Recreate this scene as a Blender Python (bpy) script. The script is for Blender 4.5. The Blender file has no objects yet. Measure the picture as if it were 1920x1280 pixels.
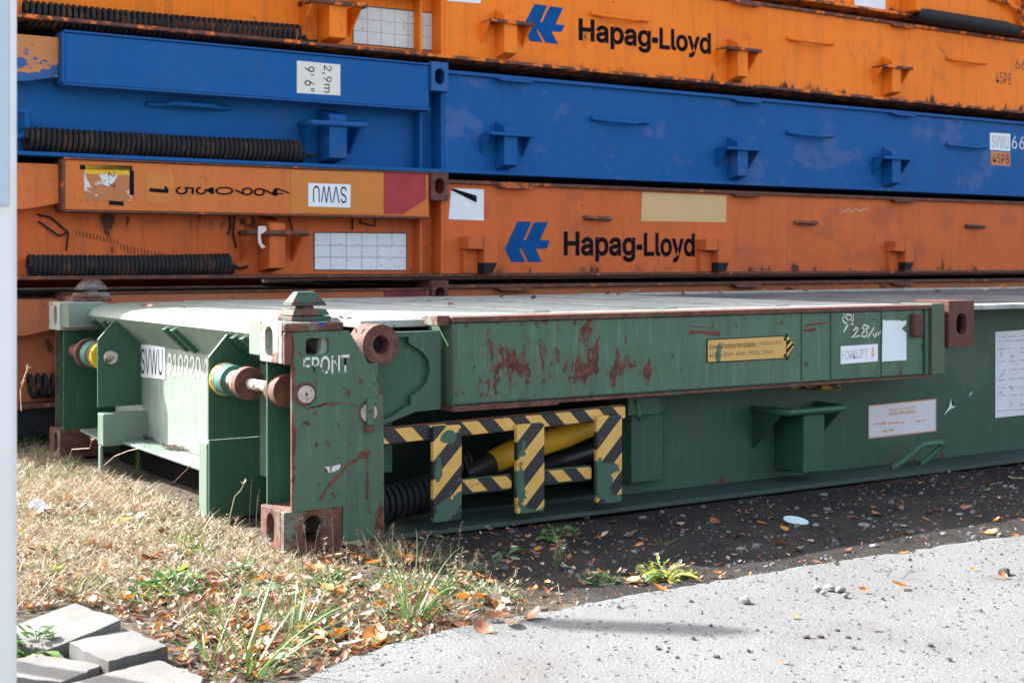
import bpy, bmesh, math, random
from mathutils import Vector, Matrix, noise
random.seed(7)
R = math.radians
scene = bpy.context.scene
col = scene.collection

# ------------------------------------------------------------------ camera model (world: x along the green flatrack, y away, z up)
F, CY, YAW, CAM = 2617.5, 489.0, 0.5785, (-1.6103, -3.6411, .8294)
_s, _c = math.sin(YAW), math.cos(YAW)
SA, SY = .0197, 2.835                       # the stack behind: its turn and where its near face starts
SUN = Vector((.42, -.74, -.656)).normalized()

def ray(px, py):
    a = (px - 960) / F
    return (_s + a * _c, _c - a * _s, -(py - CY) / F)
def ony(px, py, y=0.0):
    d = ray(px, py); t = (y - CAM[1]) / d[1]
    return Vector([CAM[i] + t * d[i] for i in range(3)])
def onx(px, py, x=0.0):
    d = ray(px, py); t = (x - CAM[0]) / d[0]
    return Vector([CAM[i] + t * d[i] for i in range(3)])
def onz(px, py, z=0.0):
    d = ray(px, py); t = (z - CAM[2]) / d[2]
    return Vector([CAM[i] + t * d[i] for i in range(3)])
def st(px, py, y=0.0):
    """point on the stack's own plane y (local: s along it, y behind its near face, world z)"""
    d = ray(px, py); nx, ny = -math.sin(SA), math.cos(SA)
    t = ((0 - CAM[0]) * nx + (SY - CAM[1]) * ny + y) / (d[0] * nx + d[1] * ny)
    X = [CAM[i] + t * d[i] for i in range(3)]
    return Vector((X[0] * math.cos(SA) + (X[1] - SY) * math.sin(SA), y, X[2]))

# ------------------------------------------------------------------ materials
def nt(name):
    m = bpy.data.materials.new(name); m.use_nodes = True
    t = m.node_tree; t.nodes.clear()
    o = t.nodes.new('ShaderNodeOutputMaterial'); b = t.nodes.new('ShaderNodeBsdfPrincipled')
    t.links.new(b.outputs[0], o.inputs[0])
    return m, t, b
def N(t, kind, **kw):
    n = t.nodes.new(kind)
    for k, v in kw.items():
        if k.startswith('i_'):
            n.inputs[k[2:].replace('_', ' ')].default_value = v
        else:
            setattr(n, k, v)
    return n
def link(t, a, b): t.links.new(a, b)
def noise_n(t, vec, scale, detail=6, rough=.6, dist=0.0):
    n = N(t, 'ShaderNodeTexNoise'); n.inputs['Scale'].default_value = scale
    n.inputs['Detail'].default_value = detail; n.inputs['Roughness'].default_value = rough
    n.inputs['Distortion'].default_value = dist
    link(t, vec, n.inputs['Vector']); return n.outputs['Fac']
def mapped(t, loc=(0, 0, 0), scale=(1, 1, 1), rot=(0, 0, 0)):
    tc = N(t, 'ShaderNodeTexCoord'); mp = N(t, 'ShaderNodeMapping')
    mp.inputs['Location'].default_value = loc; mp.inputs['Scale'].default_value = scale
    mp.inputs['Rotation'].default_value = rot
    link(t, tc.outputs['Object'], mp.inputs['Vector']); return mp.outputs[0]
def ramp(t, fac, stops):
    r = N(t, 'ShaderNodeValToRGB'); e = r.color_ramp.elements
    while len(e) < len(stops): e.new(.5)
    for el, (p, c) in zip(e, stops):
        el.position = p; el.color = c if len(c) == 4 else (*c, 1)
    link(t, fac, r.inputs[0]); return r.outputs[0]
def g(v): return (v, v, v, 1)
def mix(t, fac, a, b, mode='MIX'):
    m = N(t, 'ShaderNodeMix', data_type='RGBA', blend_type=mode)
    for sock, val in ((m.inputs['Factor'], fac), (m.inputs['A'], a), (m.inputs['B'], b)):
        pass
    def put(sock, val):
        if hasattr(val, 'links'): link(t, val, sock)
        elif isinstance(val, (int, float)): sock.default_value = val
        else: sock.default_value = (*val[:3], 1)
    put(m.inputs[0], fac); put(m.inputs[6], a); put(m.inputs[7], b)
    return m.outputs[2]
def math_n(t, op, a, b=None, clamp=False):
    m = N(t, 'ShaderNodeMath', operation=op, use_clamp=clamp)
    for i, v in enumerate((a, b)):
        if v is None: continue
        if hasattr(v, 'links'): link(t, v, m.inputs[i])
        else: m.inputs[i].default_value = v
    return m.outputs[0]
def zone_mask(t, zones, exclude_y=True):
    """soft ellipses (cx, cz, rx, rz, strength) in the object's own x/z"""
    tc = N(t, 'ShaderNodeTexCoord'); acc = None
    for cx, cz, rx, rz, k in zones:
        mp = N(t, 'ShaderNodeMapping')
        mp.inputs['Location'].default_value = (-cx / rx, 0, -cz / rz)
        mp.inputs['Scale'].default_value = (1 / rx, 0, 1 / rz)
        link(t, tc.outputs['Object'], mp.inputs['Vector'])
        ln = N(t, 'ShaderNodeVectorMath', operation='LENGTH'); link(t, mp.outputs[0], ln.inputs[0])
        v = math_n(t, 'MULTIPLY', math_n(t, 'SUBTRACT', 1.0, ln.outputs['Value'], clamp=True), k)
        acc = v if acc is None else math_n(t, 'ADD', acc, v)
    return acc

RUST_D, RUST_M, RUST_L = (.030, .015, .012), (.098, .037, .025), (.225, .080, .047)

def paint(name, base, fade=None, rust=.2, streak=.3, rough=.5, zones=(), patch=None, seed=0, dirt=(.06, .05, .04), low=None, rscale=9, chalk=.25, bump=.15, spec=.3, scratch=.22, chips=.80):
    m, t, b = nt(name)
    fade = fade or tuple(min(1, c * 1.35 + .02) for c in base)
    v = mapped(t, (seed * 3.1, seed * 1.7, seed * .9))
    c = mix(t, ramp(t, noise_n(t, v, 1.7, 6, .62), [(.32, g(0)), (.72, g(1))]), base, fade)
    # broad hand-touched-up patches of slightly different tone
    vs = mapped(t, (seed * 2.3, 0, 0), (7, 7, .55))
    sm = ramp(t, noise_n(t, vs, 2.2, 8, .7), [(.50, g(0)), (.74, g(1))])
    c = mix(t, math_n(t, 'MULTIPLY', sm, streak), c, dirt)
    vf = mapped(t, (0, seed, 0), (30, 30, 3))
    sm2 = ramp(t, noise_n(t, vf, 2.0, 5, .6), [(.55, g(0)), (.8, g(1))])
    c = mix(t, math_n(t, 'MULTIPLY', sm2, chalk), c, tuple(min(1, x * 1.5 + .06) for x in fade))
    if patch:
        pcol, pth, psc = patch
        pm = ramp(t, noise_n(t, mapped(t, (seed * 5, 2, 1), (1, 1, 1.4)), psc, 7, .65), [(pth, g(0)), (pth + .05, g(1))])
        c = mix(t, math_n(t, 'MULTIPLY', pm, .55), c, pcol)
    # fine grime specks
    sp = ramp(t, noise_n(t, v, 60, 3, .5), [(.63, g(0)), (.72, g(1))])
    c = mix(t, math_n(t, 'MULTIPLY', sp, .35), c, dirt)
    sc = ramp(t, noise_n(t, mapped(t, (seed, 1, seed), (2.2, 2.2, 46), (0, R(3), 0)), 2.4, 7, .72), [(.655, g(0)), (.70, g(1))])
    c = mix(t, math_n(t, 'MULTIPLY', sc, scratch), c, tuple(min(1, x * 1.7 + .05) for x in fade))
    ch = ramp(t, math_n(t, 'ADD', noise_n(t, mapped(t, (seed * 1.9, 3, seed)), 34, 5, .6), math_n(t, 'MULTIPLY', noise_n(t, v, 3.1, 4), .22)), [(chips, g(0)), (chips + .02, g(1))])
    rn = noise_n(t, mapped(t, (seed * 4.7, seed * .3, 2), (1, 1, .48)), rscale, 12, .68, .3)
    if zones:
        rn = math_n(t, 'ADD', rn, zone_mask(t, zones))
    th = .715 - .12 * rust
    rm = ramp(t, rn, [(th, g(0)), (th + .012, g(1))])
    halo = ramp(t, rn, [(th - .09, g(0)), (th, g(1))])
    rc = ramp(t, noise_n(t, v, 42, 8, .7), [(.3, RUST_D), (.5, RUST_M), (.72, RUST_L)])
    c = mix(t, math_n(t, 'MULTIPLY', halo, .35), c, (.10, .05, .03))
    c = mix(t, rm, c, rc)
    c = mix(t, ch, c, mix(t, .5, rc, (.05, .03, .025)))
    link(t, c, b.inputs['Base Color'])
    rr = mix(t, rm, g(rough), g(.85))
    rvar = math_n(t, 'ADD', math_n(t, 'MULTIPLY', noise_n(t, v, 14, 5), .25), -.12)
    link(t, math_n(t, 'ADD', rr, rvar, True), b.inputs['Roughness'])
    b.inputs['Specular IOR Level'].default_value = spec
    bp = N(t, 'ShaderNodeBump'); bp.inputs['Strength'].default_value = bump; bp.inputs['Distance'].default_value = .01
    hh = math_n(t, 'ADD', math_n(t, 'MULTIPLY', noise_n(t, v, 5, 4), .55), math_n(t, 'ADD', math_n(t, 'MULTIPLY', noise_n(t, v, 70, 4), .10), math_n(t, 'MULTIPLY', rm, -.15)))
    link(t, hh, bp.inputs['Height']); link(t, bp.outputs[0], b.inputs['Normal'])
    return m

def rusty(name, base, amount=.6, seed=0, tint=None):
    """mostly rusted steel with remains of its paint"""
    m, t, b = nt(name)
    v = mapped(t, (seed * 2.7, seed, 0))
    rc = ramp(t, noise_n(t, v, 26, 10, .7), [(.28, RUST_D), (.48, RUST_M), (.74, RUST_L)])
    if tint: rc = mix(t, .6, rc, tint)
    pm = ramp(t, noise_n(t, v, 11, 10, .66), [(amount - .03, g(1)), (amount + .03, g(0))])
    inv = mix(t, pm, base, rc)
    link(t, inv, b.inputs['Base Color'])
    b.inputs['Roughness'].default_value = .8
    bp = N(t, 'ShaderNodeBump'); bp.inputs['Strength'].default_value = .4; bp.inputs['Distance'].default_value = .006
    link(t, noise_n(t, v, 55, 8, .7), bp.inputs['Height']); link(t, bp.outputs[0], b.inputs['Normal'])
    return m

def plain(name, c, rough=.6, var=.25, scale=8, metallic=0, spec=.28, bump=0, wear=None):
    m, t, b = nt(name)
    v = mapped(t)
    n = noise_n(t, v, scale, 8, .65)
    cc = mix(t, ramp(t, n, [(.3, g(0)), (.7, g(1))]), tuple(x * (1 - var) for x in c), tuple(min(1, x * (1 + var)) for x in c))
    if wear:
        wc, th, ws = wear
        cc = mix(t, ramp(t, noise_n(t, v, ws, 9, .7), [(th, g(0)), (th + .03, g(1))]), cc, wc)
    link(t, cc, b.inputs['Base Color']); b.inputs['Roughness'].default_value = rough
    b.inputs['Metallic'].default_value = metallic; b.inputs['Specular IOR Level'].default_value = spec
    if bump:
        bp = N(t, 'ShaderNodeBump'); bp.inputs['Strength'].default_value = bump; bp.inputs['Distance'].default_value = .005
        link(t, noise_n(t, v, scale * 8, 6, .7), bp.inputs['Height']); link(t, bp.outputs[0], b.inputs['Normal'])
    return m

def hazard(name, sign, period=.118, zones=(), phase=0.0, under=(.035, .10, .065)):
    m, t, b = nt(name)
    tc = N(t, 'ShaderNodeTexCoord'); sx = N(t, 'ShaderNodeSeparateXYZ'); link(t, tc.outputs['Object'], sx.inputs[0])
    d = math_n(t, 'ADD', sx.outputs['X'], math_n(t, 'MULTIPLY', sx.outputs['Z'], sign))
    f = math_n(t, 'FRACT', math_n(t, 'ADD', math_n(t, 'DIVIDE', d, period), 10 + phase))
    st_ = math_n(t, 'GREATER_THAN', f, .5)
    v = mapped(t)
    yc = mix(t, ramp(t, noise_n(t, v, 20, 8, .7), [(.3, g(0)), (.75, g(1))]), (.56, .31, .065), (.70, .43, .12))
    c = mix(t, st_, yc, (.014, .014, .018))
    sp = ramp(t, noise_n(t, v, 46, 10, .75), [(.63, g(0)), (.66, g(1))])
    c = mix(t, math_n(t, 'MULTIPLY', sp, .6), c, (.38, .36, .34))
    n = noise_n(t, v, 13, 8, .55, .8)
    if zones: n = math_n(t, 'ADD', n, zone_mask(t, zones))
    pm = ramp(t, n, [(.700, g(0)), (.707, g(1))])
    rim = ramp(t, n, [(.680, g(0)), (.700, g(1))])
    c = mix(t, math_n(t, 'MULTIPLY', rim, .8), c, (.05, .045, .04))
    gr = mix(t, ramp(t, noise_n(t, v, 22, 9, .7), [(.60, g(0)), (.64, g(1))]), under, RUST_M)
    c = mix(t, pm, c, gr)
    link(t, c, b.inputs['Base Color']); b.inputs['Roughness'].default_value = .55
    bp = N(t, 'ShaderNodeBump'); bp.inputs['Strength'].default_value = .3; bp.inputs['Distance'].default_value = .003
    link(t, math_n(t, 'MULTIPLY', pm, -1.0), bp.inputs['Height']); link(t, bp.outputs[0], b.inputs['Normal'])
    return m

def torn(name, c, under, th=.62, scale=14, zones=()):
    m, t, b = nt(name)
    v = mapped(t, (1, 2, 3))
    n = noise_n(t, v, scale, 9, .65, .5)
    if zones: n = math_n(t, 'ADD', n, zone_mask(t, zones))
    cc = mix(t, ramp(t, noise_n(t, v, 6, 6), [(.3, g(0)), (.7, g(1))]), tuple(x * .9 for x in c), c)
    link(t, mix(t, ramp(t, n, [(th, g(0)), (th + .012, g(1))]), cc, under), b.inputs['Base Color'])
    b.inputs['Roughness'].default_value = .55
    return m

# ------------------------------------------------------------------ mesh builder
class MB:
    def __init__(self): self.v = []; self.f = []; self.mi = []; self.m = 0
    def vert(self, p): self.v.append(tuple(p)); return len(self.v) - 1
    def face(self, ids): self.f.append(tuple(ids)); self.mi.append(self.m)
    def box(self, x0, x1, y0, y1, z0, z1):
        i = [self.vert(p) for p in ((x0, y0, z0), (x1, y0, z0), (x1, y1, z0), (x0, y1, z0), (x0, y0, z1), (x1, y0, z1), (x1, y1, z1), (x0, y1, z1))]
        for q in ((0, 3, 2, 1), (4, 5, 6, 7), (0, 1, 5, 4), (1, 2, 6, 5), (2, 3, 7, 6), (3, 0, 4, 7)): self.face([i[k] for k in q])
        return self
    def hull8(self, a, b):
        """prism between two equal loops of points"""
        n = len(a); ia = [self.vert(p) for p in a]; ib = [self.vert(p) for p in b]
        self.face(ia[::-1]); self.face(ib)
        for k in range(n):
            j = (k + 1) % n; self.face((ia[k], ia[j], ib[j], ib[k]))
        return self
    def prism(self, pts, axis, a, b):
        """2-D outline extruded along axis ('x': pts are (y,z); 'y': (x,z); 'z': (x,y))"""
        mk = {'x': lambda p, d: (d, p[0], p[1]), 'y': lambda p, d: (p[0], d, p[1]), 'z': lambda p, d: (p[0], p[1], d)}[axis]
        return self.hull8([mk(p, a) for p in pts], [mk(p, b) for p in pts])
    def holed(self, outer, inner, axis, a, b):
        """outline with one hole; both loops get resampled to the same angle set and bridged"""
        cx = sum(p[0] for p in inner) / len(inner); cz = sum(p[1] for p in inner) / len(inner)
        n = 40
        def hit(poly, ang):
            dx, dz = math.cos(ang), math.sin(ang); best = None
            for k in range(len(poly)):
                x1, z1 = poly[k]; x2, z2 = poly[(k + 1) % len(poly)]
                ex, ez = x2 - x1, z2 - z1; den = dx * ez - dz * ex
                if abs(den) < 1e-12: continue
                tt = ((x1 - cx) * ez - (z1 - cz) * ex) / den; u = ((x1 - cx) * dz - (z1 - cz) * dx) / den
                if tt > 0 and -1e-6 <= u <= 1 + 1e-6 and (best is None or tt > best): best = tt
            return (cx + dx * best, cz + dz * best)
        angs = sorted(set([2 * math.pi * k / n for k in range(n)] + [math.atan2(p[1] - cz, p[0] - cx) % (2 * math.pi) for p in outer]))
        O = [hit(outer, x) for x in angs]; I = [hit(inner, x) for x in angs]
        mk = {'x': lambda p, d: (d, p[0], p[1]), 'y': lambda p, d: (p[0], d, p[1]), 'z': lambda p, d: (p[0], p[1], d)}[axis]
        oa = [self.vert(mk(p, a)) for p in O]; ob = [self.vert(mk(p, b)) for p in O]
        ia = [self.vert(mk(p, a)) for p in I]; ib = [self.vert(mk(p, b)) for p in I]
        m = len(angs)
        for k in range(m):
            j = (k + 1) % m
            self.face((oa[k], oa[j], ia[j], ia[k])); self.face((ob[j], ob[k], ib[k], ib[j]))
            self.face((oa[j], oa[k], ob[k], ob[j])); self.face((ia[k], ia[j], ib[j], ib[k]))
        return self
    def tube(self, path, r, seg=10, caps=True):
        rings = []; n = len(path); path = [Vector(p) for p in path]; up = None
        for k in range(n):
            d = (path[min(k + 1, n - 1)] - path[max(k - 1, 0)]).normalized()
            if up is None: up = Vector((0, 0, 1)) if abs(d.z) < .9 else Vector((1, 0, 0))
            a = d.cross(up).normalized(); up = a.cross(d).normalized()
            rr = r[k] if isinstance(r, (list, tuple)) else r
            rings.append([self.vert(path[k] + a * math.cos(2 * math.pi * q / seg) * rr + up * math.sin(2 * math.pi * q / seg) * rr) for q in range(seg)])
        for k in range(n - 1):
            for q in range(seg):
                j = (q + 1) % seg; self.face((rings[k][q], rings[k][j], rings[k + 1][j], rings[k + 1][q]))
        if caps: self.face(rings[0][::-1]); self.face(rings[-1])
        return self
    def cyl(self, a, b, r, seg=24): return self.tube([a, b], r, seg)
    def helix(self, a, b, r, turns, w, per=10, seg=6):
        a, b = Vector(a), Vector(b); d = b - a; L = d.length; dn = d.normalized()
        u = dn.cross(Vector((0, 0, 1))).normalized(); v = u.cross(dn)
        n = int(turns * per); r0_ = r
        jit = [random.uniform(-.10, .10) for _ in range(int(turns) + 2)]
        return self.tube([a + d * ((k + per * jit[k // per] * math.sin(math.pi * (k % per) / per)) / n) - Vector((0, 0, 1)) * (.006 * math.sin(math.pi * k / n)) + (u * math.cos(2 * math.pi * k / per) + v * math.sin(2 * math.pi * k / per)) * r for k in range(n + 1)], w, seg)
    def ribbon(self, pts, w, nrm=Vector((0, -1, 0)), jitter=0.0):
        """thin solid strip along a polyline lying in a plane with normal nrm"""
        pts = [Vector(p) for p in pts]; n = len(pts); L = []
        for k in range(n):
            d = (pts[min(k + 1, n - 1)] - pts[max(k - 1, 0)]).normalized(); s = d.cross(nrm).normalized()
            ww = (w[k] if isinstance(w, (list, tuple)) else w) * (1 + random.uniform(-jitter, jitter)) / 2
            L.append((self.vert(pts[k] + s * ww), self.vert(pts[k] - s * ww)))
        for k in range(n - 1): self.face((L[k][0], L[k + 1][0], L[k + 1][1], L[k][1]))
        return self
    INK = ('print', 'lettering', 'digit', 'number', 'chalk', 'grid', 'mark', 'chevron', 'seam', 'border', 'emblem', 'wordmark', 'writing', 'scrap', 'arrow', 'rivet')
    def clusters(self):
        n = len(self.v); par = list(range(n))
        def fd(i):
            while par[i] != i: par[i] = par[par[i]]; i = par[i]
            return i
        for f in self.f:
            a = fd(f[0])
            for k in f[1:]:
                b = fd(k)
                if a != b: par[b] = a
        bb = {}
        for i, v in enumerate(self.v):
            r = fd(i); b = bb.setdefault(r, [list(v), list(v)])
            for k in range(3): b[0][k] = min(b[0][k], v[k]); b[1][k] = max(b[1][k], v[k])
        ks = list(bb); grp = {k: k for k in ks}
        def fg(k):
            while grp[k] != k: k = grp[k]
            return k
        e = .004
        for i, a in enumerate(ks):
            for b in ks[:i]:
                if all(bb[a][0][q] - e <= bb[b][1][q] and bb[b][0][q] - e <= bb[a][1][q] for q in range(3)):
                    x, y = fg(a), fg(b)
                    if x != y: grp[x] = y
        out = {}
        for j, f in enumerate(self.f): out.setdefault(fg(fd(f[0])), []).append(j)
        return list(out.values())
    def build(self, name, mats, parent=None, bevel=0, smooth=None, seg=2):
        if parent is not None and len(self.f) < 4000 and not any(k in name for k in self.INK):
            cl = self.clusters()
            if len(cl) > 1:
                first = None
                for ids in cl:
                    m = MB(); mp = {}
                    for j in ids:
                        m.m = self.mi[j]; fc = []
                        for i in self.f[j]:
                            if i not in mp: mp[i] = m.vert(self.v[i])
                            fc.append(mp[i])
                        m.face(fc)
                    o = m.build1(name, mats, parent, bevel, smooth, seg); first = first or o
                return first
        return self.build1(name, mats, parent, bevel, smooth, seg)
    def build1(self, name, mats, parent=None, bevel=0, smooth=None, seg=2):
        me = bpy.data.meshes.new(name); me.from_pydata(self.v, [], self.f)
        mats = mats if isinstance(mats, (list, tuple)) else [mats]
        for m in mats: me.materials.append(m)
        me.polygons.foreach_set('material_index', self.mi)
        bm = bmesh.new(); bm.from_mesh(me); bmesh.ops.recalc_face_normals(bm, faces=bm.faces); bm.to_mesh(me); bm.free()
        if smooth is not None or bevel:
            me.polygons.foreach_set('use_smooth', [True] * len(me.polygons))
            me.set_sharp_from_angle(angle=R(smooth if smooth is not None else 35))
        o = bpy.data.objects.new(name, me); col.objects.link(o)
        if parent is not None: o.parent = parent
        if bevel:
            bv = o.modifiers.new('Bevel', 'BEVEL'); bv.width = bevel; bv.segments = seg; bv.limit_method = 'ANGLE'; bv.angle_limit = R(40)
            bv.harden_normals = True
        return o

def tag(o, label=None, cat=None, group=None, kind=None):
    if label: o['label'] = label
    if cat: o['category'] = cat
    if group: o['group'] = group
    if kind: o['kind'] = kind
    return o
def empty(name, loc, label, cat, rz=0, group=None):
    o = bpy.data.objects.new(name, None); col.objects.link(o); o.location = loc; o.rotation_euler = (0, 0, rz)
    o.empty_display_size = .2
    return tag(o, label, cat, group)

def lettering(body, put, mat, parent, name='lettering', rot=0, bold=0.0, shear=0.0):
    """text as a flat mesh fitted to the unit square and laid onto a surface by put(u, v)"""
    cu = bpy.data.curves.new('lettering', 'FONT'); cu.body = body; cu.size = 1; cu.offset = bold; cu.resolution_u = 3; cu.shear = shear
    if FONT is not None and body.isascii(): cu.font = FONT
    ob = bpy.data.objects.new('lettering', cu); col.objects.link(ob)
    dg = bpy.context.evaluated_depsgraph_get(); dg.update()
    me = bpy.data.meshes.new_from_object(ob.evaluated_get(dg))
    bpy.data.objects.remove(ob); bpy.data.curves.remove(cu)
    if not len(me.vertices): return None
    ca, sa = math.cos(R(rot)), math.sin(R(rot))
    P = [(v.co.x * ca - v.co.y * sa, v.co.x * sa + v.co.y * ca) for v in me.vertices]
    x0, x1 = min(p[0] for p in P), max(p[0] for p in P); y0, y1 = min(p[1] for p in P), max(p[1] for p in P)
    for v, p in zip(me.vertices, P): v.co = put((p[0] - x0) / max(1e-6, x1 - x0), (p[1] - y0) / max(1e-6, y1 - y0))
    me.materials.clear(); me.materials.append(mat)
    o = bpy.data.objects.new(name, me); col.objects.link(o); o.parent = parent
    return o
def quad(p00, p10, p01, p11=None):
    p00, p10, p01 = Vector(p00), Vector(p10), Vector(p01)
    p11 = Vector(p11) if p11 is not None else p10 + p01 - p00
    return lambda u, v: p00 * (1 - u) * (1 - v) + p10 * u * (1 - v) + p01 * (1 - u) * v + p11 * u * v
def plate(mb, put, u0, u1, v0, v1, nrm, thick=.0012):
    a = [put(u0, v0), put(u1, v0), put(u1, v1), put(u0, v1)]
    mb.hull8([p - nrm * .0004 for p in a], [p + nrm * thick for p in a]); return mb

FN = Vector((0, -1, 0))
FONT = None
try:                                     # the interface font that ships inside Blender, if present; else the built-in one
    import os
    FONT = bpy.data.fonts.load(os.path.join(bpy.utils.system_resource('DATAFILES'), 'fonts', 'Inter.woff2'))
except Exception:
    FONT = None
WHITE_ST = torn('white_sticker', (.74, .77, .79), (.30, .32, .32), .70, 9)
CLEAN_ST = plain('clean_white_sticker', (.72, .76, .80), .5, .06, 10, wear=((.50, .49, .46), .655, 16))
BLACKP = plain('black_lettering', (.008, .008, .011), .8, .3, spec=.08)
GREYP = plain('grey_print', (.30, .33, .36), .6, .2)
ORANGEP = plain('orange_print', (.62, .30, .18), .6, .2)
SPRING = rusty('dark_spring_steel', (.010, .009, .010), .44, 3, (.022, .013, .010))
DARK = plain('dark_steel', (.012, .013, .014), .7, .3)

# ------------------------------------------------------------------ GREEN FLATRACK
GB, GF = (.050, .128, .085), (.085, .165, .115)
HT = .656
G_BEAM = paint('green_beam_paint', (.027, .076, .050), (.038, .090, .062), .16, .5, .5, seed=1, chips=.79, patch=((.075, .105, .075), .56, 2.3), zones=[(1.0, .02, 9, .06, .10)])
G_POST = paint('green_folded_post_paint', (.054, .120, .074), (.084, .158, .104), .34, .7, .5, seed=2, rscale=27, scratch=.5, chips=.735, chalk=.4,
               zones=[(.98, .55, .16, .15, .15), (.76, .52, .18, .12, .15), (1.15, .48, .20, .08, .15), (1.07, .57, .05, .14, .20), (.70, .43, .14, .08, .13), (1.32, .47, .07, .07, .16), (.90, .46, .3, .10, .06), (2.1, .60, .10, .05, .08), (2.58, .60, .1, .09, .10), (2.74, .5, .04, .3, .10), (1.2, .46, .10, .05, .08), (1.05, .385, .6, .018, .25)])
G_PLATE = paint('green_corner_plate_paint', (.047, .108, .066), (.072, .138, .090), .3, .65, .5, seed=3, rscale=16, scratch=.35, chips=.745, chalk=.35,
                zones=[(.018, .3, .022, .6, .30), (.262, .2, .018, .2, .20), (.31, .48, .02, .12, .2), (.09, .47, .09, .06, .13), (.2, .46, .1, .04, .10), (.3, .05, .05, .08, .2), (.24, .25, .05, .06, .08), (.31, .42, .03, .1, .1), (.06, .15, .1, .05, .08), (.3, .2, .02, .2, .10)])
G_DARK = paint('green_inner_paint', (.026, .085, .050), (.038, .10, .064), .10, .25, .42, seed=4)
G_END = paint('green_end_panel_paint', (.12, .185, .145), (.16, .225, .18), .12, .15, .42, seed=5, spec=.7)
G_DECK = paint('green_steel_deck', (.28, .32, .29), (.36, .39, .36), .22, .7, .55, seed=6, patch=((.16, .165, .15), .54, 3.2), scratch=.5, spec=.8, chalk=.5)
G_RUST = rusty('rusty_green_edge', (.04, .09, .06), .60, 1)
G_CAST = rusty('rusty_corner_casting', (.12, .14, .115), .55, 2)
G_CASTP = rusty('pale_corner_casting', (.34, .36, .32), .40, 7)
G_CASTD = rusty('brown_corner_casting', (.06, .025, .02), .75, 5, (.085, .030, .022))
G_LOCK = rusty('rusty_stacking_lock', (.030, .085, .060), .50, 8)
WHITEP = torn('white_stencil_paint', (.62, .64, .60), (.045, .105, .07), .60, 22)
DISC = plain('grey_bolt_face', (.42, .36, .34), .5, .3, 40, wear=((.03, .02, .02), .58, 60))
YELLOW = plain('yellow_roller_paint', (.62, .43, .02), .45, .15, 12, wear=(RUST_M, .56, 20))
TEALP = plain('teal_roller_paint', (.05, .17, .13), .45, .2, 12, wear=(RUST_M, .57, 20))
PALEP = plain('pale_roller_steel', (.42, .40, .36), .45, .2, 20, wear=(RUST_M, .54, 26))
RUSTP = rusty('rusty_roller', (.2, .15, .1), .7, 9)

fr = empty('flatrack_container', (0, 0, 0), 'green collapsed flatrack lying on the ground, with a black and yellow striped guard', 'flatrack')

# --- deck and side beam
LX = 13.4
mb = MB()
mb.box(.30, .53, .115, 2.32, HT - .030, HT - .006)
mb.build('deck_plate', G_DECK, fr, .004)
WOOD = None
def timber():
    m, t, b = nt('grey_timber_deck')
    v = mapped(t, (0, 0, 0), (1, 1, 1)); vg = mapped(t, (0, 0, 0), (3, 40, 3))
    c = ramp(t, noise_n(t, vg, 3, 8, .7), [(.3, (.06, .055, .055)), (.55, (.16, .15, .145)), (.75, (.30, .28, .26))])
    c = mix(t, ramp(t, noise_n(t, v, 2.1, 8, .7), [(.45, g(0)), (.6, g(1))]), c, (.06, .056, .06))
    tc = N(t, 'ShaderNodeTexCoord'); sx = N(t, 'ShaderNodeSeparateXYZ'); link(t, tc.outputs['Object'], sx.inputs[0])
    f = math_n(t, 'FRACT', math_n(t, 'MULTIPLY', sx.outputs['Y'], 5.0))
    c = mix(t, math_n(t, 'LESS_THAN', f, .045), c, (.012, .011, .01))
    link(t, c, b.inputs['Base Color']); b.inputs['Roughness'].default_value = .85
    bp = N(t, 'ShaderNodeBump'); bp.inputs['Strength'].default_value = .5; bp.inputs['Distance'].default_value = .01
    link(t, noise_n(t, vg, 3, 6), bp.inputs['Height']); link(t, bp.outputs[0], b.inputs['Normal'])
    return m
MB().box(2.80, LX, .10, 2.34, HT - .03, HT - .012).build('timber_deck', timber(), fr)
mb = MB(); mb.box(2.96, LX, .0, .099, HT - .022, HT - .002); mb.box(2.80, LX, 2.341, 2.438, HT - .022, HT - .002)
mb.build('top_rail', [G_DECK], fr, .004)
# web of the side beams (open behind the guard, where the springs sit)
mb = MB()
mb.box(1.30, LX, .205, .225, .018, HT - .031)
mb.box(.33, LX, 2.215, 2.235, .018, HT - .031)
mb.build('side_beam_web', G_BEAM, fr)
mb = MB()
mb.box(.316, LX, .012, .26, .002, .017); mb.box(.30, LX, 2.18, 2.43, .002, .017)
mb.build('bottom_flange', paint('green_flange_paint', (.03, .058, .05), (.048, .07, .064), .3, .5, .6, seed=8), fr, .003)
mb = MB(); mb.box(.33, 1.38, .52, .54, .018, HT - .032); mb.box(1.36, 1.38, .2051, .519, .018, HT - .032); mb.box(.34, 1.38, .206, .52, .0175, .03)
mb.build('spring_well', plain('well_shade_green', (.012, .028, .022), .7, .4), fr)  # green darkened, the shade inside the well put into its colour

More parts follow.
